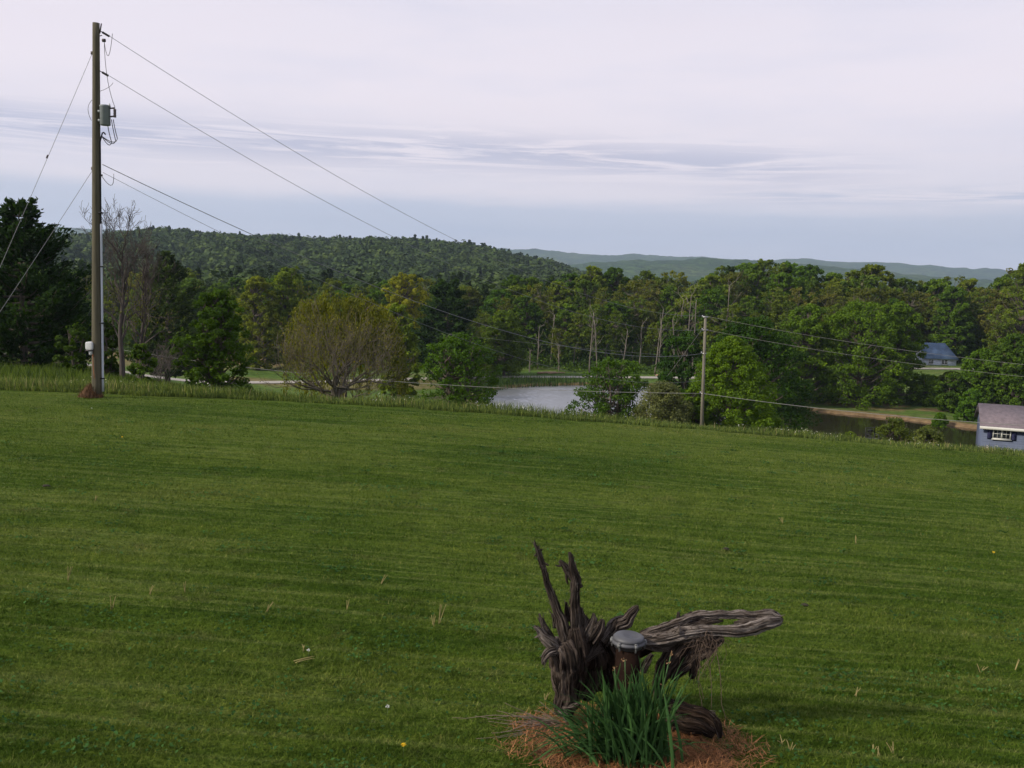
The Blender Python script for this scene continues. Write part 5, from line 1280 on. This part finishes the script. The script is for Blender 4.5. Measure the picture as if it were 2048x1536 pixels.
def daffodils():
    r = np.random.default_rng(31); Y = 5.78; c = P(1262, 1520, Y); base = np.array([c[0], Y, g1(c[0], Y)]); root = empty('daffodil_plant', base)
    tag(root, 'clump of long strap leaved daffodils with withered flowers before the stump', 'plant')
    g = Geo(); n = 400
    for i in range(n):
        left = i % 5 < 2
        bx = r.normal()*.11+(-.08 if left else .02); by = r.normal()*.08
        L = r.uniform(.36, .70) if not left else r.uniform(.34, .64)
        lean = (r.normal()*.30-.10) if not left else -.85+r.normal()*.38
        ly = r.normal()*.25-.1
        if i % 37 == 5: lean = 1.1; ly = -.5
        w = r.uniform(.007, .0115); m = 9; t = np.linspace(0, 1, m)
        bend = (abs(lean)*.6+r.random()*.25)*t**2
        if r.random() < .28: bend = bend+1.2*np.clip(t-.72, 0, 1)
        sx = np.sin(np.clip(abs(lean)*(.35+t), 0, 1.5))*np.sign(lean)
        d = np.c_[sx, np.sin(ly)*t, np.cos(np.clip(abs(lean)*(.35+t)+bend*1.0, 0, 2.4))]; d /= np.linalg.norm(d, axis=1)[:, None]
        p = np.array([bx, by, -.02])+np.r_[[[0, 0, 0]], np.cumsum(d[1:]*L/(m-1), 0)]
        p[:, 2] = np.maximum(p[:, 2], .01*(1+r.random()))
        a = r.random()*6.28; wd = np.array([math.cos(a), math.sin(a)*.6, 0]); ww = w*np.array([.8, .95, 1, 1, 1, .95, .85, .6, .12])
        s = wd[None, :]*ww[:, None]; fold = np.array([0, -1, .2])*w*.3
        V = np.stack([p-s, p+fold, p+s], 1).reshape(-1, 3); b = np.arange(m-1)[:, None]*3
        f = np.concatenate([np.c_[b, b+1, b+4, b+3], np.c_[b+1, b+2, b+5, b+4]])
        g.add(V, f, float(np.clip(.45+r.normal()*.22, 0, 1)))
    g.build('foliage', leaf_mat('daffodil_leaf', (.034, .078, .024), .2, .55, 1.7, (1.1, 1.05, .9)), root)
    mf = leaf_mat('withered_petal', (.22, .13, .07), .2, .8, 1.2, (1, 1, 1)); ms = mat('flower_stalk', (.05, .10, .03), .6)
    for (px, py) in ((1342, 1308), (1337, 1326), (1250, 1320), (1259, 1367), (1326, 1372), (1229, 1335), (1243, 1493), (1253, 1490)):
        q = P(px, py, Y-.05+.1*r.random())-base; fl = Geo(); leaves(fl, q+r.normal(size=(7, 3))*.007, np.full(7, .008), r, r.random(7)); o = fl.build('withered_flower', mf, root)
        s = Geo(); b = np.array([q[0]*.3+.02, 0, 0]); s.tube(bez(b, np.array([q[0]*.8, q[1]*.6, q[2]*.6]), q, 8), .0035, 5); s.build('flower_stem', ms, o)
daffodils()
def bed():
    """dead grass bed round the stump"""
    r = np.random.default_rng(77); cx, cy = P(1265, 1460, 6.0)[0], 6.02
    th = np.linspace(0, 6.283, 90, endpoint=False); rr = 1+.34*(fbm(np.cos(th)*2+5, np.sin(th)*2+5, 4, 3)-.5)*2
    V = []; K = 9
    for k in range(K+1):
        q = k/K; x = cx+np.cos(th)*.70*rr*q; y = cy+np.sin(th)*.46*rr*q
        V.append(np.c_[x, y, gz(x, y)+(fbm(x*.5, y*.5, 3, 2)-.5)*.06-.02+.008+.012*(1-q*q)-.02*(q > .98)+.02*(fbm(x*9, y*9, 3, 8)-.5)*(q < .98)])
    n = 90; F = [(i*n+j, i*n+(j+1) % n, (i+1)*n+(j+1) % n, (i+1)*n+j) for i in range(K) for j in range(n)]
    g = Geo(); g.add(np.concatenate(V), F); o = g.build('soil_patch', mat('reddish_mulch', (.10, .045, .020), .95, noise=.55, nscale=22, bump=.012)); tag(o, kind='structure')
    g = Geo(); n = 15000; a = r.random(n)*6.283; q = np.sqrt(r.random(n))*1.08; x = cx+np.cos(a)*q*.86; y = cy+np.sin(a)*q*.58
    k = (fbm(x*4, y*4, 3, 44) > .30) & (r.random(len(x)) < np.clip((1.08-q)*2.4, .06, 1)); x, y = x[k], y[k]; n = len(x)
    l = r.uniform(.03, .11, n); b = r.random(n)*6.283; z = gz(x, y)+.015+r.random(n)*.03; e = r.uniform(-.01, .05, n)
    dx, dy = np.cos(b)*l, np.sin(b)*l; w = .0022+.001*r.random(n)
    V = np.stack([np.c_[x-np.sin(b)*w, y+np.cos(b)*w, z], np.c_[x+np.sin(b)*w, y-np.cos(b)*w, z], np.c_[x+dx, y+dy, z+e]], 1).reshape(-1, 3)
    g.add(V, np.arange(3*n).reshape(-1, 3), np.repeat(r.random(n), 3))
    o = g.build('dead_grass', leaf_mat('dead_grass_blades', (.235, .108, .045), .15, .5, 1.6, (1.1, 1.1, 1.2)), smooth=False); tag(o, 'reddish brown dead grass scattered round the stump', 'dead grass', kind='stuff')
bed()
def lawn_bits():
    r = np.random.default_rng(55)
    def gp(px, py):             # where the line of sight meets the lawn
        lo, hi = 3.0, 27.0
        for _ in range(40):
            m = (lo+hi)/2; p = P(px, py, m)
            if p[2] > g1(p[0], p[1]): lo = m
            else: hi = m
        p[2] = g1(p[0], p[1]); return p
    my = mat('yellow_petal', (.75, .50, .02), .6); ms = mat('dandelion_stalk', (.09, .13, .04), .6); mw = mat('white_fluff', (.7, .7, .66), .9); mk = leaf_mat('dry_stalk', (.30, .25, .11), .2, .8, 1.2, (1, 1, 1))
    for (px, py, kind, lab) in ((806, 1507, 'y', 'yellow dandelion at the bottom of the lawn left of stump'), (1986, 1113, 'y', 'yellow dandelion near the right border of the lawn'), (244, 880, 'y', 'tiny yellow dandelion on the far left lawn'),
                                (774, 1429, 'w', 'white seeding dandelion on the lawn above the yellow one'), (616, 1314, 'w', 'white dandelion puff beside a dry stick on the left lawn'), (183, 821, 'w', 'small white bloom on lawn below the tall pole')):
        p = gp(px, py); s = 1+p[1]*.03; root = empty('dandelion', p); tag(root, lab, 'dandelion', 'dandelions scattered on the lawn')
        g = Geo(); g.tube(np.array([[0, 0, -.02], [.004, 0, .03], [.003, 0, .055]]), .002, 5); g.build('stem', ms, root)
        g = Geo(); n = 40; leaves(g, np.array([.003, 0, .06])+rdir(n, r)*np.array([.010, .010, .005 if kind == 'y' else .007])*s, np.full(n, (.007 if kind == 'y' else .0035)*s), r, r.random(n), aspect=.4); g.build('flower_head', my if kind == 'y' else mw, root)
    st = [(136, 1160, 30, 5), (300, 1187, 14, 6), (368, 1183, 20, 3), (225, 1215, 22, 1), (534, 1222, 16, 6), (695, 1218, 18, 5), (762, 1166, 16, 8), (590, 1322, 8, 34), (608, 1300, 12, 1), (878, 1245, 36, 5), (866, 1250, 22, -3),
          (1565, 1488, 16, -3), (1582, 1500, 14, 2), (1746, 1505, 16, 1), (1758, 1510, 14, -2), (1786, 1505, 18, 0), (1712, 1390, 14, 5), (2030, 1340, 22, 10), (1960, 1345, 16, 5), (1510, 1272, 18, 7), (1090, 1400, 10, 3), (190, 1000, 10, 1), (1565, 1045, 10, 1), (1712, 1085, 14, -1)]
    st.sort()
    for n, (px, py, hh, dx) in enumerate(st):
        p = gp(px, py); k = p[1]/F_PX; g = Geo()
        a = np.array([0, 0, -.01]); b = np.array([dx*k, .01, max(.012, hh*k)])
        for m in range(3):
            e = b+r.normal(size=3)*np.array([.02, .02, .008]); e[2] = max(e[2], .01); q = bez(a+r.normal(size=3)*.006, (a+e)/2+np.array([0, 0, .012]), e, 6); g.tube(q, np.linspace(.0032, .0018, 6)*(1+p[1]*.03), 4)
        o = g.build('dry_stalk', mk); o.location = tuple(p)
        where = 'far ' if py < 1110 else ''
        tag(o, ordn(n)+' from left of the straw coloured dry stalks on the lawn', 'dry stalk', 'dry stalks scattered on the lawn')
    # dark clods
    for n, (px, py) in enumerate(((1451, 1098), (1610, 1210), (92, 972))):
        p = gp(px, py); g = Geo(); k = p[1]/F_PX*7; th = np.linspace(0, 6.28, 12, endpoint=False); rings = []
        for rr_, z in ((1.1, -.1), (1.0, .2), (.7, .5), (.3, .65)): rings.append(np.c_[np.cos(th)*rr_*k*(1+.25*r.normal(size=12)), np.sin(th)*rr_*k*.8*(1+.2*r.normal(size=12)), np.full(12, z*k*.7)])
        F = [(i*12+j, i*12+(j+1) % 12, (i+1)*12+(j+1) % 12, (i+1)*12+j) for i in range(3) for j in range(12)]
        g.add(np.concatenate(rings), F); g.f.append((np.arange(12)+36)[None, :]); o = g.build('grass_clod', mat('dark_clod', (.03, .026, .015), .95, noise=.4, nscale=30)); o.location = tuple(p)
        tag(o, ('dark clod of soil on the lawn above the long stump limb', 'dark clod on the lawn right of the stump limb tip', 'dark clod on the far left lawn')[n], 'clod', 'dark clods on the lawn')
lawn_bits()
def clover():
    r = np.random.default_rng(88); g = Geo()
    for i in range(420):
        D = 4.6*(24/4.6)**r.random(); x = (r.random()-.5)*1.15*D; k = int(r.integers(10, 34)); sp = r.uniform(.05, .22)
        cx, cy = x+r.normal(size=k)*sp, D+r.normal(size=k)*sp*.7
        c = np.c_[cx, cy, gz(cx, cy)+.014+r.random(k)*.025]
        leaves(g, c, np.full(k, .011+.0006*D), r, .2+r.random()*.6+(r.random(k)-.5)*.3, aspect=.7, up=1.8)
    o = g.build('clover', leaf_mat('clover_leaves', (.030, .075, .016), .2, .6, 1.6, (1.2, 1.1, 1.2))); tag(o, 'clover and broad leaved weeds mixed into the mown lawn', 'clover', kind='stuff')
clover()
# ------------------------------------------------------------------ haze
def haze():
    g = Geo(); g.box((0, 0, 190), (17400, 17400, 440)); me = g.mesh('haze', False)
    m = bpy.data.materials.new('haze'); m.use_nodes = True; t = NT(m.node_tree)
    v = t.n('ShaderNodeVolumePrincipled'); v.inputs['Color'].default_value = (.64, .79, 1.0, 1); v.inputs['Density'].default_value = HAZE_D; v.inputs['Anisotropy'].default_value = .2
    o = t.n('ShaderNodeOutputMaterial'); t.l(v.outputs[0], o.inputs['Volume'])
    ob = obj('haze', me, m); tag(ob, 'thin blue haze over the valley and far hills', 'haze', kind='stuff')
HAZE_D = 9.5e-5
haze()
